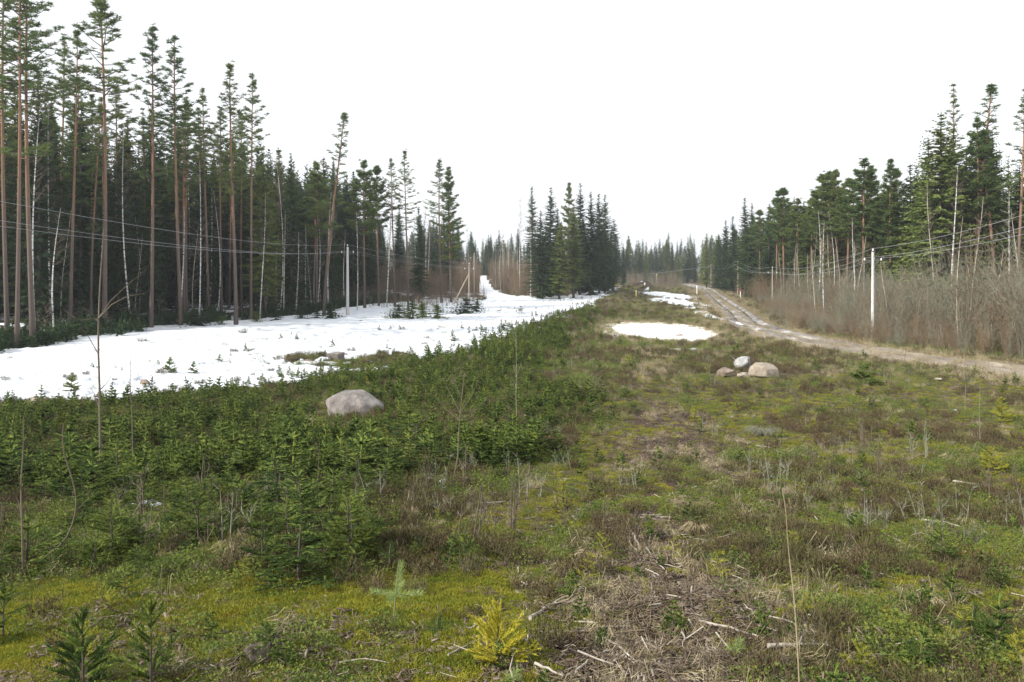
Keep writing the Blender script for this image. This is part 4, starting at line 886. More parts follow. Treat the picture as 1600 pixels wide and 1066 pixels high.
# order in the source collection is alphabetical by name: src_cover_00 ..
def cover(name, n, y0, y1, power, label, seed, grow=1.):
    rng = np.random.default_rng(seed); x, y = poly_pts(n, y0, y1, rng, .70, power, 2.5)
    pdist = np.abs(x - path_x(y)); on_path = np.clip(1.35 - pdist / 1.5, 0, 1) * (y < 58) * sstep(.40, .56, fbm(x, y * .6, 1.7, 3, 430) + .12 * (y < 9))
    dleft = (x < I(y, [5, 9, 12, 18, 24, 40], [-.6, -1.2, -.9, 1.6, 2.8, 4.2])).astype(float); right = 1 - dleft
    n1 = fbm(x, y, 3.2, 3, 400); n2 = fbm(x, y, 2.1, 3, 410); mossz = sstep(10.5, 8.2, y) * sstep(1.2, -.2, x)
    w = np.zeros((len(x), 7))           # heather, berry, deadgrass, moss, chips, tuft, small conifers
    w[:, 0] = (.34 * right + .30 * dleft) * (1 - on_path) * (sstep(.40, .62, n1) * 2.2 + .08) * (1 - .93 * mossz)
    w[:, 1] = (.75 * right + 1.2 * dleft) * (1 - on_path) * (sstep(.36, .6, n2) * 1.8 + .12) * (1 - .97 * mossz)
    w[:, 2] = .03 + .03 * on_path + .04 * (y > 14) * right; w[:, 3] = (.7 + 3.8 * mossz * sstep(.30, .5, n1) + 2.6 * right * (1 - .6 * on_path)) * (y < 40) * (1 - .75 * on_path)
    w[:, 4] = (.10 + .5 * mossz * (n1 < .42) + 1.7 * on_path + .35 * right) * (y < 36) * (1 - .6 * mossz); w[:, 2] *= 1 - .85 * mossz; w[:, 5] = (.05 + .1 * (y > 30)) * (1 - mossz); w[:, 6] = (.022 * right + .02 * dleft) * (1 - .8 * mossz)
    w /= w.sum(1, keepdims=True); c = w.cumsum(1); u_ = rng.uniform(0, 1, len(x))[:, None]; k = (u_ > c).sum(1)
    tab = [[0, 1, 2], [3, 4, 5], [6, 7, 6], [8, 9, 9], [10, 11, 12], [13, 13, 13], [15, 15, 14]]
    idx = np.array(tab)[k, rng.integers(0, 3, len(x))]
    s = rng.uniform(.6, 1.4, len(x)) * I(y, [5, 15, 40, 90], [.75, .85, 1.25, 1.8]) * grow * (.75 + .5 * n2); s = np.where(k == 3, np.minimum(s, 1.3), s); s = np.where(k == 6, s * np.where(idx == 15, .36, .6), s); s = np.where(k == 4, np.minimum(s, 1.1), s)
    B = B_edge(y); sn = snow_f(x, y) > -.05; rd = np.abs(x - road_x(y)) < 2.9; pnd = np.hypot((x - POND[0]) / POND[2], (y - POND[1]) / POND[3]) < 1.12
    ok = ~(sn & (rng.uniform(0, 1, len(x)) > .03)) & ~(rd & (y > 33)) & ~pnd & (x < xt_edge(y) + 6) & ((x > B - 30) | (y < 40))
    ok &= ~((np.hypot(x + 5.35, y - 27.3) < 1.0) | ((x > -6.3) & (x < -4.6) & (y > 25.2) & (y < 27.3) & (k < 2)) | ((np.hypot((x - 11.4) / 2.2, y - 39.2) < 1.1)))
    scat_xy(name, x[ok], y[ok], SRC, 16, s[ok], 0, rng, .14, idx=idx[ok], label=label)
cover('ground_cover', 34000, 4.6, 18, .4, 'heather, berry shrubs, moss and chips covering the near slope', 500)
cover('ground_cover', 30000, 17, 50, .3, 'heather, low shrubs and dry grass over the middle clearing', 501)
cover('ground_cover', 24000, 48, 250, .55, 'heath and dry grass on the far part of the clearing', 502, 1.15)
# dry grass on the road verge and around the frozen pond
n = 4200; yy = rng.uniform(34, 240, n); sd_ = rng.choice([-1, 1], n); xx = road_x(yy) + sd_ * (road_w(yy) * .85 + rng.uniform(0, 1, n) ** 1.6 * 4); xx[:500] = road_x(yy[:500]) + rng.normal(0, .35, 500)
scat_xy('verge_grass', xx, yy, SRC, 3, 1.1, 2.2, rng, .1, idx=rng.choice([6, 7, 13], n), label='matted straw coloured grass on the verges of the dirt road')
n = 900; a = rng.uniform(0, 6.28, n); q = rng.uniform(1.03, 1.6, n); xx = POND[0] + np.cos(a) * q * POND[2] * 1.02; yy = POND[1] + np.sin(a) * q * POND[3]
scat_xy('pond_grass', xx, yy, SRC, 3, 1.0, 1.8, rng, .1, idx=rng.choice([6, 7, 13], n), label='dry grass fringing the frozen pond')
# small dark spruce tips and twigs poking through the snow
n = 1700; yy = rng.uniform(33, 160, n); xx = B_edge(yy) - rng.uniform(0, 1, n) ** 1.7 * 24; k = (np.abs(xx - snowroad_x(yy)) > 4) & ((fbm(xx, yy, 4, 2, 610) > .58) | (snow_f(xx, yy) < -.1)); xx = xx[k]; yy = yy[k]
scat_xy('snow_field_plants', xx, yy, source('src_snowplants', YS_DARK + [heather(21, h=.4), tuft(22, 26, .3, .55, 'twig', .012, .5), heather(23, h=.35), tuft(24, 20, .3, .4, 'twig', .012, .6)]), 7, .16, .6, rng, .08, label='small spruces and bare twigs poking out of the snow')

# ---- bare thin wands over the clearing
W_ = [bare(91, 1.6, .006, 'twig', 'twig', .1, 9, .5, 5, wt=.006)[1][1], bare(92, 1.4, .005, 'twig', 'twig_grey', .1, 11, .45, 5, wt=.006)[1][1], brush(93, 1.2, 5, 'twig', .3, 4)]
for me in W_[:2]: pass
src_w = source('src_wand', [brush(94, 1.3, 4, 'twig', .35, 5), brush(95, 1.1, 5, 'twig_grey', .4, 5)])
x, y = poly_pts(420, 10, 90, rng, .68, .2); k = (snow_f(x, y) < .0) & (np.abs(x - road_x(y)) > 3.2) & (np.abs(x - path_x(y)) > 1.2) & (x < xt_edge(y)) & (fbm(x, y, 6, 2, 620) > .47); x = x[k]; y = y[k]
scat_xy('bare_wands', x, y, src_w, 2, .3, .7, rng, .1, label='thin leafless wands sprouting from the heath')

# ------------------------------------------------------------------ stones
def boulder(seed, dims, rough=.05, cuts=14, sub=3, flat=(), pts=None):
    import bmesh
    rng = np.random.default_rng(seed); bm = bmesh.new()
    if pts is None:
        P = rng.normal(size=(cuts, 3)); P /= np.linalg.norm(P, axis=1, keepdims=True); P[:, 2] = np.clip(P[:, 2], -.8, .85); P[:, :2] *= 1.02
    else: P = np.array(pts, float)
    for p in P: bm.verts.new(p)
    bmesh.ops.convex_hull(bm, input=bm.verts[:]); 
    for v in [v for v in bm.verts if not v.link_faces]: bm.verts.remove(v)
    bmesh.ops.bevel(bm, geom=bm.edges[:], offset=.09, segments=2, affect='EDGES', profile=.6)
    bmesh.ops.triangulate(bm, faces=bm.faces[:])
    for _ in range(2): bmesh.ops.subdivide_edges(bm, edges=[e for e in bm.edges if e.calc_length() > .16], cuts=1, use_grid_fill=False); bmesh.ops.triangulate(bm, faces=bm.faces[:])
    V = np.array([v.co[:] for v in bm.verts]); nrm = V / (np.linalg.norm(V, axis=1, keepdims=True) + 1e-9)
    nz = fbm(V[:, 0] * 2 + V[:, 2] * 1.3, V[:, 1] * 2 - V[:, 2] * 1.7, .9, 4, seed) - .5
    V = (V + nrm * nz[:, None] * rough * 2.4) * np.array(dims)
    for v, c in zip(bm.verts, V): v.co = c
    me = bpy.data.meshes.new('boulder'); bm.to_mesh(me); bm.free(); me.polygons.foreach_set('use_smooth', np.ones(len(me.polygons), bool)); return me
def stone(px, py, wpx, hpx, m, seed, label, depth=.8, rz=0., name='boulder', flat=(), sink=.12, **kw):
    x, y, z = ground_at(px, py); s = y / FP; hw = wpx * s / 2; hh = hpx * s / (2 - sink * 1.0)
    me = boulder(seed, (hw, hw * depth, hh), flat=flat, **kw); me.materials.append(M[m])
    return put(name, me, None, (x, y + hw * depth * .6, z + hh * (1 - sink * 1.6)), rz, label=label, category='boulder' if name == 'boulder' else 'stone')
stone(551, 653, 92, 41, 'granite', 5, 'big rounded pinkish grey boulder half buried among spruce saplings', .8, 0, pts=[(-1, -.2, .35), (-.9, .4, .5), (-.75, -.6, -.5), (-.95, .1, -1), (-.55, -.35, .85), (-.4, .5, .95), (.1, -.45, .80), (.2, .5, .95), (.38, -.75, .15), (.55, .1, .62), (.98, -.1, -.15), (.9, .5, -.1), (.75, -.75, -.9), (.95, .5, -1), (-.3, -.95, -.9), (-.35, -.8, .05), (-.7, .9, -1), (.2, .95, 0)])
stone(1197, 590, 50, 24, 'granite_tan', 8, 'tan boulder, largest of the stone group by the dirt road', .8, .2, pts=[(-.95, -.3, -.6), (-.85, .3, .35), (-.6, -.6, .5), (-.45, .2, .95), (.15, -.3, .9), (.35, .4, .8), (.75, -.5, .2), (1, .1, -.1), (.85, -.6, -.9), (-.2, -.95, -.7), (-.15, -.85, .2), (-.9, .6, -.9), (.6, .9, -.8), (.55, -.1, .7)])
stone(1166, 579, 42, 24, 'granite_grey', 9, 'light grey boulder behind and left of the tan one', .9, .5)
stone(1134, 590, 38, 16, 'granite_brown', 10, 'flat brownish stone left of the tan and grey boulders', .9, .1)
stone(1163, 592, 20, 11, 'granite_tan', 11, 'little pale stone in front of the grey boulder', .9, name='field_stone')
stone(1150, 574, 20, 8, 'granite_brown', 12, 'dark low stone behind the flat brown one', .9, name='field_stone')
stone(1122, 571, 14, 5, 'granite_tan', 13, 'small pale stone at the left end of the stone group', .9, name='field_stone')
stone(524, 566, 36, 17, 'granite', 14, 'rounded boulder ringed by snow near the mossy hump', .9)
stone(480, 569, 16, 7, 'granite_brown', 15, 'small brown stone in the snow left of the ringed boulder', .9, name='field_stone')
stone(220, 608, 24, 16, 'granite_brown', 16, 'brown stone poking out of the snow below three small spruces', .9, name='field_stone')
stone(51, 634, 26, 14, 'granite_tan', 17, 'tan stone at the lower edge of the snow, far left', .9, name='field_stone')
stone(1468, 597, 14, 7, 'granite_tan', 18, 'whitish pink stone beside the dirt road verge', .9, name='field_stone')
stone(1493, 645, 13, 5, 'granite_grey', 19, 'flat white stone on the bare soil right of the road bushes', .9, name='field_stone')
stone(632, 776, 16, 12, 'granite_brown', 20, 'small red-brown stone among the saplings', .9, name='field_stone')
stone(948, 650, 12, 5, 'granite_tan', 24, 'pale pebble-like stone left of the bare path', .9, name='field_stone')
stone(1062, 527, 14, 5, 'granite_brown', 25, 'dark stone lying on the frozen pond edge', .9, name='field_stone')
stone(700, 762, 14, 6, 'granite_grey', 26, 'whitish flat stone below the pale branching shrub', .9, name='field_stone')

# ------------------------------------------------------------------ dead branches lying on the ground
def branch(pts, r, label, lift=.05, name='fallen_branch', seed=0, k=6, mat_='deadwood', forks=0):
    r *= 1.0
    rng = np.random.default_rng(seed); P = []
    for i, (px, py) in enumerate(pts): x, y, z = ground_at(px, py); P.append([x, y, z + lift + r])
    P = np.array(P); t = np.linspace(0, 1, len(P)); tt = np.linspace(0, 1, 9); Q = np.stack([I(tt, t, P[:, i]) for i in range(3)], -1)
    base = Q[0].copy(); Q = Q - base; Q[1:-1] += rng.normal(0, r * .45, (7, 3)); Q[:, 2] = np.linspace(Q[0, 2], Q[-1, 2], 9) * .5 + Q[:, 2] * .5
    mb = MB(); mb.tube(Q, np.linspace(r, r * .45, 9), k, 0, True)
    for f in range(forks):
        i = rng.integers(3, 8); d = (Q[-1] - Q[0]); d /= np.linalg.norm(d); s = np.cross(d, [0, 0, 1]) * rng.choice([-1, 1]); L = rng.uniform(.10, .25)
        mb.tube([Q[i], Q[i] + (d * .6 + s * .6) * L * .6 + [0, 0, .02], Q[i] + (d * .9 + s * .9) * L], [r * .5, r * .35, r * .15], 4)
    put(name, mb.mesh(name, [mat_], True), None, base, label=label, category='branch')
BR = [([(828, 978), (858, 958), (886, 943)], .020, 'thick pale grey branch right of the yellow spruce', 1), ([(990, 842), (993, 852), (999, 866)], .017, 'stubby white wood splinter standing out in the litter', 0),
      ([(1010, 864), (1022, 880), (1038, 899)], .014, 'curved bleached twig right of the white splinter', 1), ([(1092, 983), (1140, 994), (1192, 1009)], .014, 'long thin bleached branch pointing to the tall dry stem', 1),
      ([(1200, 1024), (1250, 1022), (1302, 1020)], .020, 'straight grey branch with shaggy end at the lower right', 3), ([(946, 1010), (972, 1030), (1001, 1053)], .012, 'bare stick, upper of the crossed pair in the litter', 0),
      ([(960, 1046), (972, 1038), (986, 1028)], .011, 'short stick crossing the long one in the litter', 0), ([(977, 1035), (983, 1042), (992, 1050)], .008, 'short chip-like stick below the crossed pair', 0),
      ([(1009, 899), (1020, 903), (1030, 909)], .011, 'short pale twig left of the heather patch', 0), ([(1128, 902), (1150, 912), (1174, 926)], .011, 'brownish branch leading down to a knot', 0),
      ([(1070, 864), (1092, 858), (1112, 850)], .009, 'slanting straw coloured twig below the yellow sprig', 0), ([(1272, 812), (1278, 820)], .012, 'short bright splinter in the moss, right side', 0),
      ([(900, 1064), (912, 1052), (920, 1046)], .012, 'small dark stick at the bottom edge of the litter', 0), ([(836, 1050), (862, 1062), (880, 1070)], .012, 'grey stick running out of the lower frame edge', 0),
      ([(940, 1020), (948, 1012), (952, 1004)], .010, 'upright short stick left of the crossed pair', 0), ([(1066, 1000), (1069, 1012), (1067, 1022)], .010, 'forked short stick in the brown litter', 1),
      ([(1180, 945), (1186, 942), (1196, 938)], .009, 'tiny pale twig left of the tall dry stem', 0), ([(530, 1048), (570, 1044), (608, 1048)], .009, 'thin straight straw stick on the mossy ground', 0),
      ([(700, 1035), (735, 1018), (758, 1006)], .008, 'thin dark twig left of the yellow spruce', 0), ([(730, 795), (755, 793), (790, 790)], .016, 'pale dead wood lying below the boulder slope', 0),
      ([(1490, 758), (1515, 762), (1545, 765)], .02, 'pale root-like branch on the right slope', 2), ([(1440, 820), (1470, 823), (1500, 830)], .014, 'straw coloured branch low on the right slope', 1),
      ([(1180, 700), (1200, 706), (1226, 714)], .010, 'thin bent twig beside the dry grass tussock', 0), ([(1500, 1000), (1530, 1010), (1575, 1030)], .014, 'grey branch between the yellow sprigs at lower right', 1),
      ([(1350, 820), (1385, 838), (1420, 862)], .010, 'long thin twig slanting across the right slope', 1)]
for i, (p, r, lab, fk) in enumerate(BR): branch(p, r, lab, seed=i + 40, forks=fk)
# many unnamed sticks in the litter: too many to pick apart
rng = np.random.default_rng(77)
def sticks(seed):
    r_ = np.random.default_rng(seed); mb = MB(); L = r_.uniform(.12, .42); c = r_.normal(0, .012, (5, 3)); P = np.stack([np.linspace(-L, L, 5), np.zeros(5), np.zeros(5) + .012], -1) + c * [1, 1, .5]; rr_ = r_.uniform(.004, .010)
    mb.tube(P, np.linspace(rr_, rr_ * .5, 5), 5, 0, True); return mb.mesh('stick', ['deadwood' if seed % 3 else 'chip'])
src_st = source('src_stick', [sticks(i) for i in range(8)])
yy = (4.8 ** -.8 + rng.uniform(0, 1, 900) * (16 ** -.8 - 4.8 ** -.8)) ** (-1 / .8); xx = path_x(yy) + rng.normal(0, .9, 900) + (rng.random(900) < .25) * rng.uniform(-1, 4, 900)
xx[450:] = rng.uniform(-.2, .7, 450) * yy[450:]; kk = ~((xx < -.3) & (yy < 9))
scat_xy('stick_litter', xx[kk], yy[kk], src_st, 8, .35, .9, rng, .12, dz=.01, label='scattered bleached sticks and splinters in the litter')

# ------------------------------------------------------------------ saplings, seedlings, stems
def stem_thing(name, Y, main, r, twigs, label, cat='sapling', m='twig', tr=.4, needles=None):
    mb = MB(); tw = MB(); P = np.array([at(px, py, Y) for px, py in main]); base = P[0].copy(); base[2] = min(base[2], H(base[0], base[1])) - .05; P[0] = base; P = P - base
    rngl = np.random.default_rng(int(main[0][0]) + 7); P[1:, 1] += np.cumsum(rngl.normal(0, .03, len(P) - 1))
    t = np.linspace(0, 1, len(P)); tt = np.linspace(0, 1, 16); Q = np.stack([I(tt, t, P[:, i]) for i in range(3)], -1); Q[1:-1] = (Q[:-2] + 2 * Q[1:-1] + Q[2:]) / 4
    mb.tube(Q, np.linspace(r, r * tr, 16), 6)
    root = thing(name, [('stem', mb.mesh('stem', [m], True))], base, 0, (1, 1, 1), label, cat)
    for q in twigs:
        R0 = np.array([at(px, py, Y) for px, py in q]) - base; i = np.argmin(np.linalg.norm(Q - R0[0], axis=1)); R0[0] = Q[i]; R0[1:, 1] += rngl.normal(0, .12)
        b = MB(); b.tube(R0, np.linspace(r * .45, r * .12, len(R0)), 4); put('branch', b.mesh('branch', [m]), root)
    return root
stem_thing('bare_sapling', 16.2, [(158, 756), (154, 690), (153, 610), (150, 540), (153, 470), (155, 410), (160, 356)], .026,
           [[(152, 500), (136, 500), (120, 492), (110, 484)], [(153, 505), (175, 470), (205, 442), (232, 420)], [(153, 500), (185, 475), (210, 462), (236, 458)], [(152, 545), (135, 528), (122, 512)],
            [(153, 620), (166, 600), (176, 585)], [(154, 640), (140, 618), (132, 606)], [(155, 700), (170, 690), (172, 672)]], 'tall grey bare sapling with long side branches, left foreground')
stem_thing('bare_sapling', 9.6, [(36, 888), (34, 820), (30, 760), (36, 700), (38, 650)], .012, [[(33, 770), (50, 745), (46, 720)], [(34, 820), (20, 790), (10, 770)]], 'blurry grey sapling nearest the left frame edge')
stem_thing('bare_sapling', 10.4, [(46, 896), (72, 872), (108, 840), (122, 790), (114, 745), (100, 700), (102, 660)], .013, [[(118, 770), (100, 790)], [(122, 795), (140, 770)]], 'twisted thin sapling bending right, then up')
stem_thing('bare_sapling', 16.5, [(208, 705), (206, 650), (203, 600), (205, 545)], .011, [[(206, 620), (214, 590), (214, 550)]], 'thin double wand right of the tall bare sapling')
stem_thing('bare_sapling', 22.5, [(808, 668), (806, 620), (807, 570), (806, 520), (808, 488)], .007, [[(807, 590), (816, 560)], [(806, 610), (797, 585)], [(807, 540), (800, 515)]], 'thin whitish upright stem on the green bank', m='aspen_bark')
stem_thing('bare_sapling', 15.5, [(706, 752), (716, 715), (718, 660), (722, 620), (726, 585)], .015,
           [[(716, 700), (728, 708), (722, 720)], [(720, 640), (700, 610), (690, 590)], [(720, 640), (740, 612), (748, 590)], [(718, 660), (745, 640), (762, 620)], [(722, 620), (708, 590), (706, 575)], [(722, 640), (735, 660), (752, 650)], [(719, 655), (696, 640), (680, 622)]],
           'pale many-branched shrub in the middle of the green slope')
stem_thing('bare_sapling', 13.0, [(494, 800), (498, 740), (500, 690)], .009, [[(498, 750), (508, 730)]], 'small thin stem among the bushy saplings')
stem_thing('dry_stem', 5.35, [(1252, 1085), (1246, 1010), (1240, 930), (1234, 860), (1222, 790), (1216, 758)], .0055, [[(1247, 1000), (1236, 930)]], 'tall thin pale stem rising alone at the lower right', 'stem', m='dry_grass')
stem_thing('dry_stem', 5.5, [(1242, 1075), (1215, 1000), (1190, 950), (1160, 880)], .004, [], 'fainter thin stem leaning left beside the tall pale one', 'stem')
stem_thing('dry_stem', 6.0, [(1300, 1066), (1288, 1030), (1276, 1008)], .004, [], 'short grey stem near the bottom right', 'stem')
stem_thing('bare_sapling', 30, [(1416, 640), (1414, 605), (1412, 570), (1416, 540)], .012, [[(1414, 600), (1424, 575)]], 'slight bare stem before the dirt road', m='twig')
stem_thing('bare_sapling', 26, [(1506, 655), (1510, 610), (1508, 570)], .012, [[(1509, 615), (1520, 585)], [(1508, 600), (1498, 575)]], 'pair of bare stems beside the road at right', m='twig_grey')
stem_thing('bare_sapling', 20, [(1532, 690), (1530, 640), (1533, 600)], .010, [], 'single thin stem near the yellow bush at right', m='twig_grey')

# pine seedling: crown of three long-needled shoots on a bare stem
def pine_seedling(name, base_px, size, label, mat_='pale_needle', shoots_=None, nl=.055, seed=3, cat='pine seedling'):
    rng = np.random.default_rng(seed); x, y, z = ground_at(*base_px); st = MB(); fo = MB()
    lean = np.array([.10, 0, 0]) * size
    st.tube([[0, 0, -.03], [.02, 0, size * .25], list(lean * .6 + [0, 0, size * .55]), list(lean + [0, 0, size])], [.007, .006, .005, .003], 6)
    A = []; B = []
    c = lean * .6 + np.array([0, 0, size * .53]); A.append(c); B.append(lean + np.array([.03, 0, size]))
    for (dx, dy, dz) in (shoots_ or [(-.2, .03, .02), (.22, -.03, .03), (.03, .17, .03), (-.03, -.16, .02)]): A.append(c); B.append(c + np.array([dx, dy, dz]) * size / .55); st.tube([c, c + np.array([dx, dy, dz]) * size / .55 * .9], [.004, .002], 4)
    shoots(fo, A, B, rng, nl, .0034, .0011)
    return thing(name, [('stem', st.mesh('stem', ['twig_grey'])), ('foliage', fo.mesh('foliage', [mat_]))], (x, y, z), 0, (1, 1, 1), label, cat)
pine_seedling('pine_seedling', (612, 987), .60, 'pale green pine seedling with three needle plumes on a thin stem')
pine_seedling('pine_seedling', (606, 890), .30, 'smaller pine seedling behind the three-plumed one', 'young_needle', seed=4, nl=.05)
pine_seedling('pine_seedling', (1215, 800), .42, 'green pine seedling right of the pinkish grass tussock', 'young_needle', seed=5)
pine_seedling('pine_seedling', (1218, 700), .5, 'pine seedling right of the middle grass tussock', 'young_needle', seed=6)
pine_seedling('pine_seedling', (680, 1008), .24, 'bluish green pine tuft between seedling and yellow spruce', 'young_needle', seed=8, nl=.06)
pine_seedling('pine_seedling', (1250, 975), .26, 'yellowish pine sprig at the foot of the tall pale stem', 'yellow_needle', seed=9, nl=.035)
pine_seedling('pine_seedling', (1148, 1030), .16, 'little pale green pine tuft in the brown litter', 'pale_needle', seed=10, nl=.05)
pine_seedling('pine_seedling', (1515, 1010), .34, 'soft green pine sapling with dense plumes at lower right', 'young_needle', seed=12, nl=.075)
pine_seedling('pine_seedling', (800, 1075), .12, 'tiny green pine tuft under the yellow spruce', 'pale_needle', seed=13, nl=.05)

def place_young(px, py, h, mats_, seed, label, wide=.45, levels=None, nl=.018, up=25, gap=.075, rz=0., step=.0035, cat='spruce sapling', nw=.005):
    x, y, z = ground_at(px, py); return thing('young_spruce', young_spruce(seed, h, wide, mats_, levels, nl, step, up, gap, nw), (x, y, z - .01), rz, (1, 1, 1), label, cat)
place_young(778, 1040, .42, 'gold_needle', 301, 'bright yellow little spruce beside the thick pale branch', .80, 5, .016, 62, .040, .4, .0026)
place_young(764, 1020, .24, 'gold_needle', 302, 'smaller yellow spruce sprig left of the bright yellow spruce', .6, 4, .016, 45, .045, .4, .0024)
place_young(130, 1085, .62, 'young_needle', 303, 'bright green spruce tip at the lower left corner', .55, 6, .026, 48, .12, 0, .003, nw=.010)
place_young(236, 1085, .72, 'young_needle', 304, 'slim upright spruce with few long shoots at the lower left', .45, 6, .026, 48, .16, 1.2, .003, nw=.010)
place_young(5, 1000, .5, 'young_needle', 305, 'light green spruce cut by the left frame edge', .5, 5, .022, 35, .08, 1.2, .003)
place_young(175, 880, .82, 'young_needle', 306, 'densest dark green spruce bush in the left foreground', .62, 9, .022, 15, .055, .7, .003)
place_young(410, 890, .80, 'young_needle', 307, 'leafy spruce with yellowish shoots in the left middle', .48, 7, .020, 35, .07, 2.2, .003)
place_young(545, 880, .85, 'young_needle', 308, 'wide feathery spruce below the boulder', .55, 8, .020, 25, .06, 3.2, .003)
place_young(310, 850, .78, 'young_needle', 309, 'upright feathery spruce left of the small snow remnant', .42, 7, .020, 30, .07, .2, .003)
place_young(725, 880, .34, 'young_needle', 310, 'low yellow-green spruce sprig below the red-brown stone', .7, 5, .018, 30, .06, .2, .003)
place_young(195, 935, .34, 'young_needle', 311, 'low bright green sapling above the dark heather corner', .8, 4, .02, 20, .06, .9, .003)
place_young(880, 800, .48, 'yellow_needle', 312, 'yellow-green sapling right of the slope centre', .5, 5, .018, 35, .07, .9, .004)
place_young(1550, 740, .55, 'yellow_needle', 313, 'yellow-green spruce on the right slope by the frame', .6, 6, .022, 30, .07, .3, .005, nw=.008)
place_young(1565, 660, .75, 'yellow_needle', 314, 'taller yellow-green sapling near the bare stems at right', .55, 6, .03, 30, .08, .3, .007, nw=.012)
place_young(1350, 600, .9, 'spruce_light', 315, 'rounded green shrub before the dirt road', .8, 8, .05, 20, .08, .3, .012, nw=.02)
place_young(1600, 1060, .35, 'yellow_needle', 316, 'yellow sprig at the lower right corner', .6, 4, .018, 35, .06, .3, .003)
place_young(1345, 1060, .25, 'yellow_needle', 317, 'yellow sprig at the bottom edge right of the pale stem', .6, 4, .018, 35, .06, .3, .003)
place_young(1470, 880, .5, 'young_needle', 318, 'green sapling on the lower right slope', .5, 6, .018, 30, .06, .3, .004)
place_young(1345, 780, .6, 'young_needle', 319, 'fresh green sapling in the middle of the right slope', .5, 6, .02, 30, .07, .3, .004)
place_young(1085, 660, .5, 'yellow_needle', 320, 'yellowish sapling right of the bare path', .5, 5, .03, 30, .08, .3, .007, nw=.012)
for (px, py, h, lab) in [(265, 583, .9, 'small dark spruce standing in the snow, upright'), (302, 584, .7, 'dark spruce tip in the snow right of the upright one'), (343, 566, .5, 'little spruce alone in the snow'), (112, 612, .9, 'spruce in the snow near the left frame edge'),
                         (508, 488 + 70, .5, 'spruce tip beside the mossy hump in the snow')]:
    x, y, z = ground_at(px, py); put('young_spruce', YS_DARK[1], None, (x, y, z), 1., (h, h, h), label=lab, category='spruce sapling')

# grass tussocks
def tussock(px, py, r, label, seed, mat_='dry_grass', h=.25):
    x, y, z = ground_at(px, py); rng = np.random.default_rng(seed); mb = MB(); n = 420; a = rng.uniform(0, 6.28, n); q = rng.uniform(0, .35, n) * r
    P0 = np.stack([np.cos(a) * q, np.sin(a) * q, np.zeros(n)], -1); l = rng.uniform(.5, 1.1, n); M1 = P0 + np.stack([np.cos(a) * l * r * .5, np.sin(a) * l * r * .5, h * rng.uniform(.5, 1, n)], -1)
    P1 = M1 + np.stack([np.cos(a) * l * r * .6, np.sin(a) * l * r * .6, -h * rng.uniform(.2, .8, n)], -1); mb.blades(P0, M1 + (P1 - M1) * .1, .009, 0, rng); mb.blades(M1, P1, .008, 0, rng)
    put('grass_tussock', mb.mesh('grass_tussock', [mat_]), None, (x, y, z), label=label, category='grass tussock')
tussock(1190, 680, .42, 'grey dry grass tussock in the middle of the heath', 1, 'twig_grey')
tussock(1213, 780, .30, 'pinkish straw tussock behind the tall pale stem', 2)
tussock(905, 940, .18, 'flattened straw tuft at the end of the thick branch', 3, h=.1)
tussock(1080, 655, .45, 'brown matted tussock beside the bare path', 4, 'twig')
tussock(925, 875, .2, 'bleached grass tuft in the wood litter', 5, h=.1)
tussock(1080, 790, .3, 'yellow straw patch right of the path', 6, h=.1)
tussock(460, 668, .7, 'bleached grass arching left of the big boulder', 7, h=.3)
tussock(1090, 835, .2, 'straw tuft with yellow sprig in it', 8, h=.15)

# stump
x, y, z = ground_at(412, 1030); mb = MB(); rngs = np.random.default_rng(8); k = 26; a = np.arange(k) * 2 * PI / k
rr_ = .13 * (1 + .25 * np.sin(a * 3 + 1) + .12 * rngs.normal(size=k)); top = .10 + .07 * rngs.uniform(0, 1, k) + .04 * np.sin(a + 2)
V = np.concatenate([np.stack([np.cos(a) * rr_ * f, np.sin(a) * rr_ * f * .8, zz * np.ones(k)], -1) for f, zz in ((1.5, -.05), (1.15, .03))] + [np.stack([np.cos(a) * rr_, np.sin(a) * rr_ * .8, top], -1), np.stack([np.cos(a) * rr_ * .75, np.sin(a) * rr_ * .6, top - .02 - .04 * rngs.uniform(0, 1, k)], -1), np.stack([np.cos(a) * rr_ * .3, np.sin(a) * rr_ * .25, .05 + .03 * rngs.uniform(0, 1, k)], -1)])
F = [[i * k + q, i * k + (q + 1) % k, (i + 1) * k + (q + 1) % k, (i + 1) * k + q] for i in range(4) for q in range(k)]; mb.add(V, F)
put('tree_stump', mb.mesh('tree_stump', ['stump_wood']), None, (x, y, z), .4, (1.0, 1.0, .9), label='rotten dark stump sunk in moss at the lower left', category='stump')

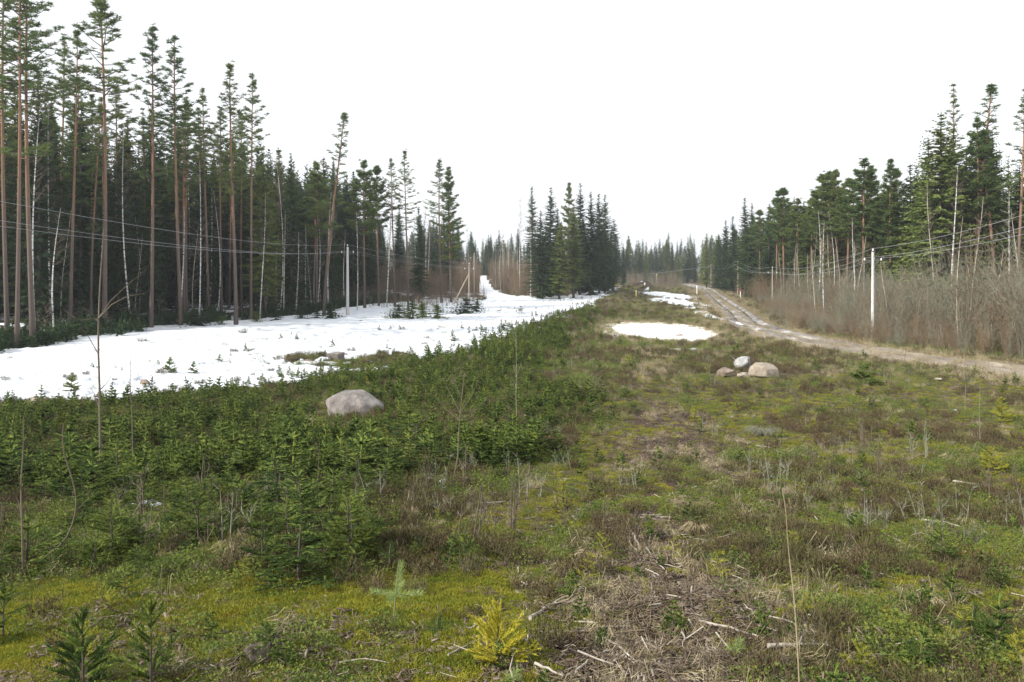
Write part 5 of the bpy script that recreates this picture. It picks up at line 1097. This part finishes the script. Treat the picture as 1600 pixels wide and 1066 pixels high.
# ------------------------------------------------------------------ power lines
def pole(x, y, h, m, label, z0=None, arm=1.5, dirx=1., r=.13, strut=None, arms=True, group=None):
    z = H(x, y) if z0 is None else z0; mb = MB()
    if m == 'concrete': mb.tube([[0, 0, -.4], [0, 0, h]], [r * 1.25, r * .8], 4, 0, True)
    else: mb.tube([[0, 0, -.4], [0, 0, h]], [r * 1.1, r * .75], 8, 0, True)
    root = thing('power_pole', [('shaft', mb.mesh('shaft', [m]))], (x, y, z), 0, (1, 1, 1), label, 'power pole', group)
    pts = []
    if arms:
        a = MB(); a.tube([[-arm / 2, 0, h - .75], [arm / 2, 0, h - .75]], [.045, .045], 4, 0, True); a.tube([[-arm / 3, .0, h - .75], [0, 0, h - 1.2]], [.02, .02], 4); a.tube([[arm / 3, 0, h - .75], [0, 0, h - 1.2]], [.02, .02], 4)
        a.tube([[0, 0, h - .1], [0, 0, h + .12]], [.02, .02], 4); put('crossarm', a.mesh('crossarm', ['steel_dark']), root)
        for (ax, az) in ((-arm / 2 + .05, h - .70), (arm / 2 - .05, h - .70), (0, h + .1)):
            i_ = MB(); i_.tube([[ax, 0, az], [ax, 0, az + .05], [ax, 0, az + .06], [ax, 0, az + .12], [ax, 0, az + .13], [ax, 0, az + .2]], [.03, .075, .045, .07, .04, .05], 8, 0, True)
            put('insulator', i_.mesh('insulator', ['porcelain']), root); pts.append(Vector((x + ax, y, z + az + .2)))
    if strut:
        s_ = MB(); s_.tube([[strut[0], strut[1], -.3 + H(x + strut[0], y + strut[1]) - z], [0, 0, h * .78]], [r, r * .7], 7, 0, True); put('strut', s_.mesh('strut', [m]), root)
    return pts
def hgt(px, Y, ty):
    p = at(px, ty, Y); return p.x, p.z - H(p.x, Y)
xl, hl = hgt(543, 97, 386); xr_, hr_ = hgt(1364, 67, 394)
L0 = pole(-18.2, 20, 7.2, 'concrete', 'concrete pole out of view left carrying the wires'); L1 = pole(xl, 97, hl, 'concrete', 'pale concrete pole with crossarm at the left forest edge', r=.17)
xa, ha = hgt(733, 131, 414); xb_, hb_ = hgt(739, 150, 398)
L2 = pole(xa, 131, ha, 'wood_pole', 'wooden pole with slanting strut near the snow track', strut=(-2.8, .5), r=.14); L3 = pole(xb_, 155, hb_, 'wood_pole', 'wooden pole right behind the strutted one', r=.13)
x4, h4 = hgt(724, 178, 410); L4 = pole(x4, 190, 7.5, 'wood_pole', 'far small pole left of the strutted one', r=.12)
R0 = pole(22.4, 20, 8.7, 'concrete', 'concrete pole out of view right carrying the wires'); R1 = pole(xr_, 67, hr_, 'concrete', 'pale concrete pole before the roadside brush at right', r=.145)
x2, h2 = hgt(1207, 128, 420); R2 = pole(x2, 128, h2, 'wood_pole', 'thin wooden pole in the brush beside the dirt road', r=.12)
x3, h3 = hgt(1153, 185, 410); R3 = pole(x3, 185, h3, 'wood_pole', 'brown wooden pole by the far bend of the road', r=.13)
x5, h5 = hgt(1111, 255, 414); R4 = pole(x5, 255, h5, 'wood_pole', 'farthest wooden pole where the dirt road vanishes', r=.12)
def wire(chain, label, group, sag=.012, r=.011):
    P = []
    for a, b in zip(chain[:-1], chain[1:]):
        L = (b - a).length
        for q in range(16):
            t = q / 16; p = a.lerp(b, t); p = p.copy(); p.z -= sag * L * 4 * t * (1 - t); P.append(p)
    P.append(chain[-1]); base = P[0].copy(); P = np.array([p - base for p in P]); D = np.linalg.norm(P + np.array(base), axis=1)
    mb = MB(); mb.tube(P, r, 5); put('power_line_wire', mb.mesh('power_line_wire', ['wire_metal']), None, base, label=label, category='wire', group=group)
for k, w in enumerate(('on the outer crossarm end toward the forest', 'on the crossarm end toward the clearing', 'topmost, on the pole tops')):
    wire([L0[k], L1[k], L2[k], L3[k], L4[k]], 'left line wire, ' + w, 'wires of the left power line', .011, .009)
    wire([R0[k], R1[k], R2[k], R3[k], R4[k]], 'right line wire, ' + w.replace('forest', 'road').replace('clearing', 'brush'), 'wires of the right power line', .014, .012)
wire([R4[0], at(1026, 427, 262), at(940, 432, 268)], 'far wire crossing the clearing above the yellow post', None, .006, .03)

def post(px, py, hpx, r, m, cap, label):
    x, y, z = ground_at(px, py); h = hpx * y / FP; mb = MB(); mb.tube([[0, 0, -.2], [0, 0, h * .72]], [r, r], 6, 0, True); c = MB(); c.tube([[0, 0, h * .72], [0, 0, h]], [r * 1.35, r * 1.35], 6, 0, True)
    thing('marker_post', [('post', mb.mesh('post', [m])), ('cap', c.mesh('cap', [cap]))], (x, y, z), 0, (1, 1, 1), label, 'marker post')
post(1089, 461, 15, .12, 'white_paint', 'white_paint', 'white marker post on the mossy bank beside the far road')
post(1157, 466, 14, .10, 'white_paint', 'red_paint', 'white marker post right of the far road bend')
post(1026, 444, 16, .16, 'yellow_paint', 'yellow_paint', 'yellow post at the far end of the clearing by the soil heap')
post(994, 464, 10, .09, 'yellow_paint', 'yellow_paint', 'short tan stake on the bank left of the soil heap')
post(1100, 441, 16, .14, 'white_paint', 'white_paint', 'white sign post at the vanishing point of the dirt road')

print('objects', len(bpy.data.objects))
tot = sum(len(m.polygons) for m in bpy.data.meshes); print('faces', tot)
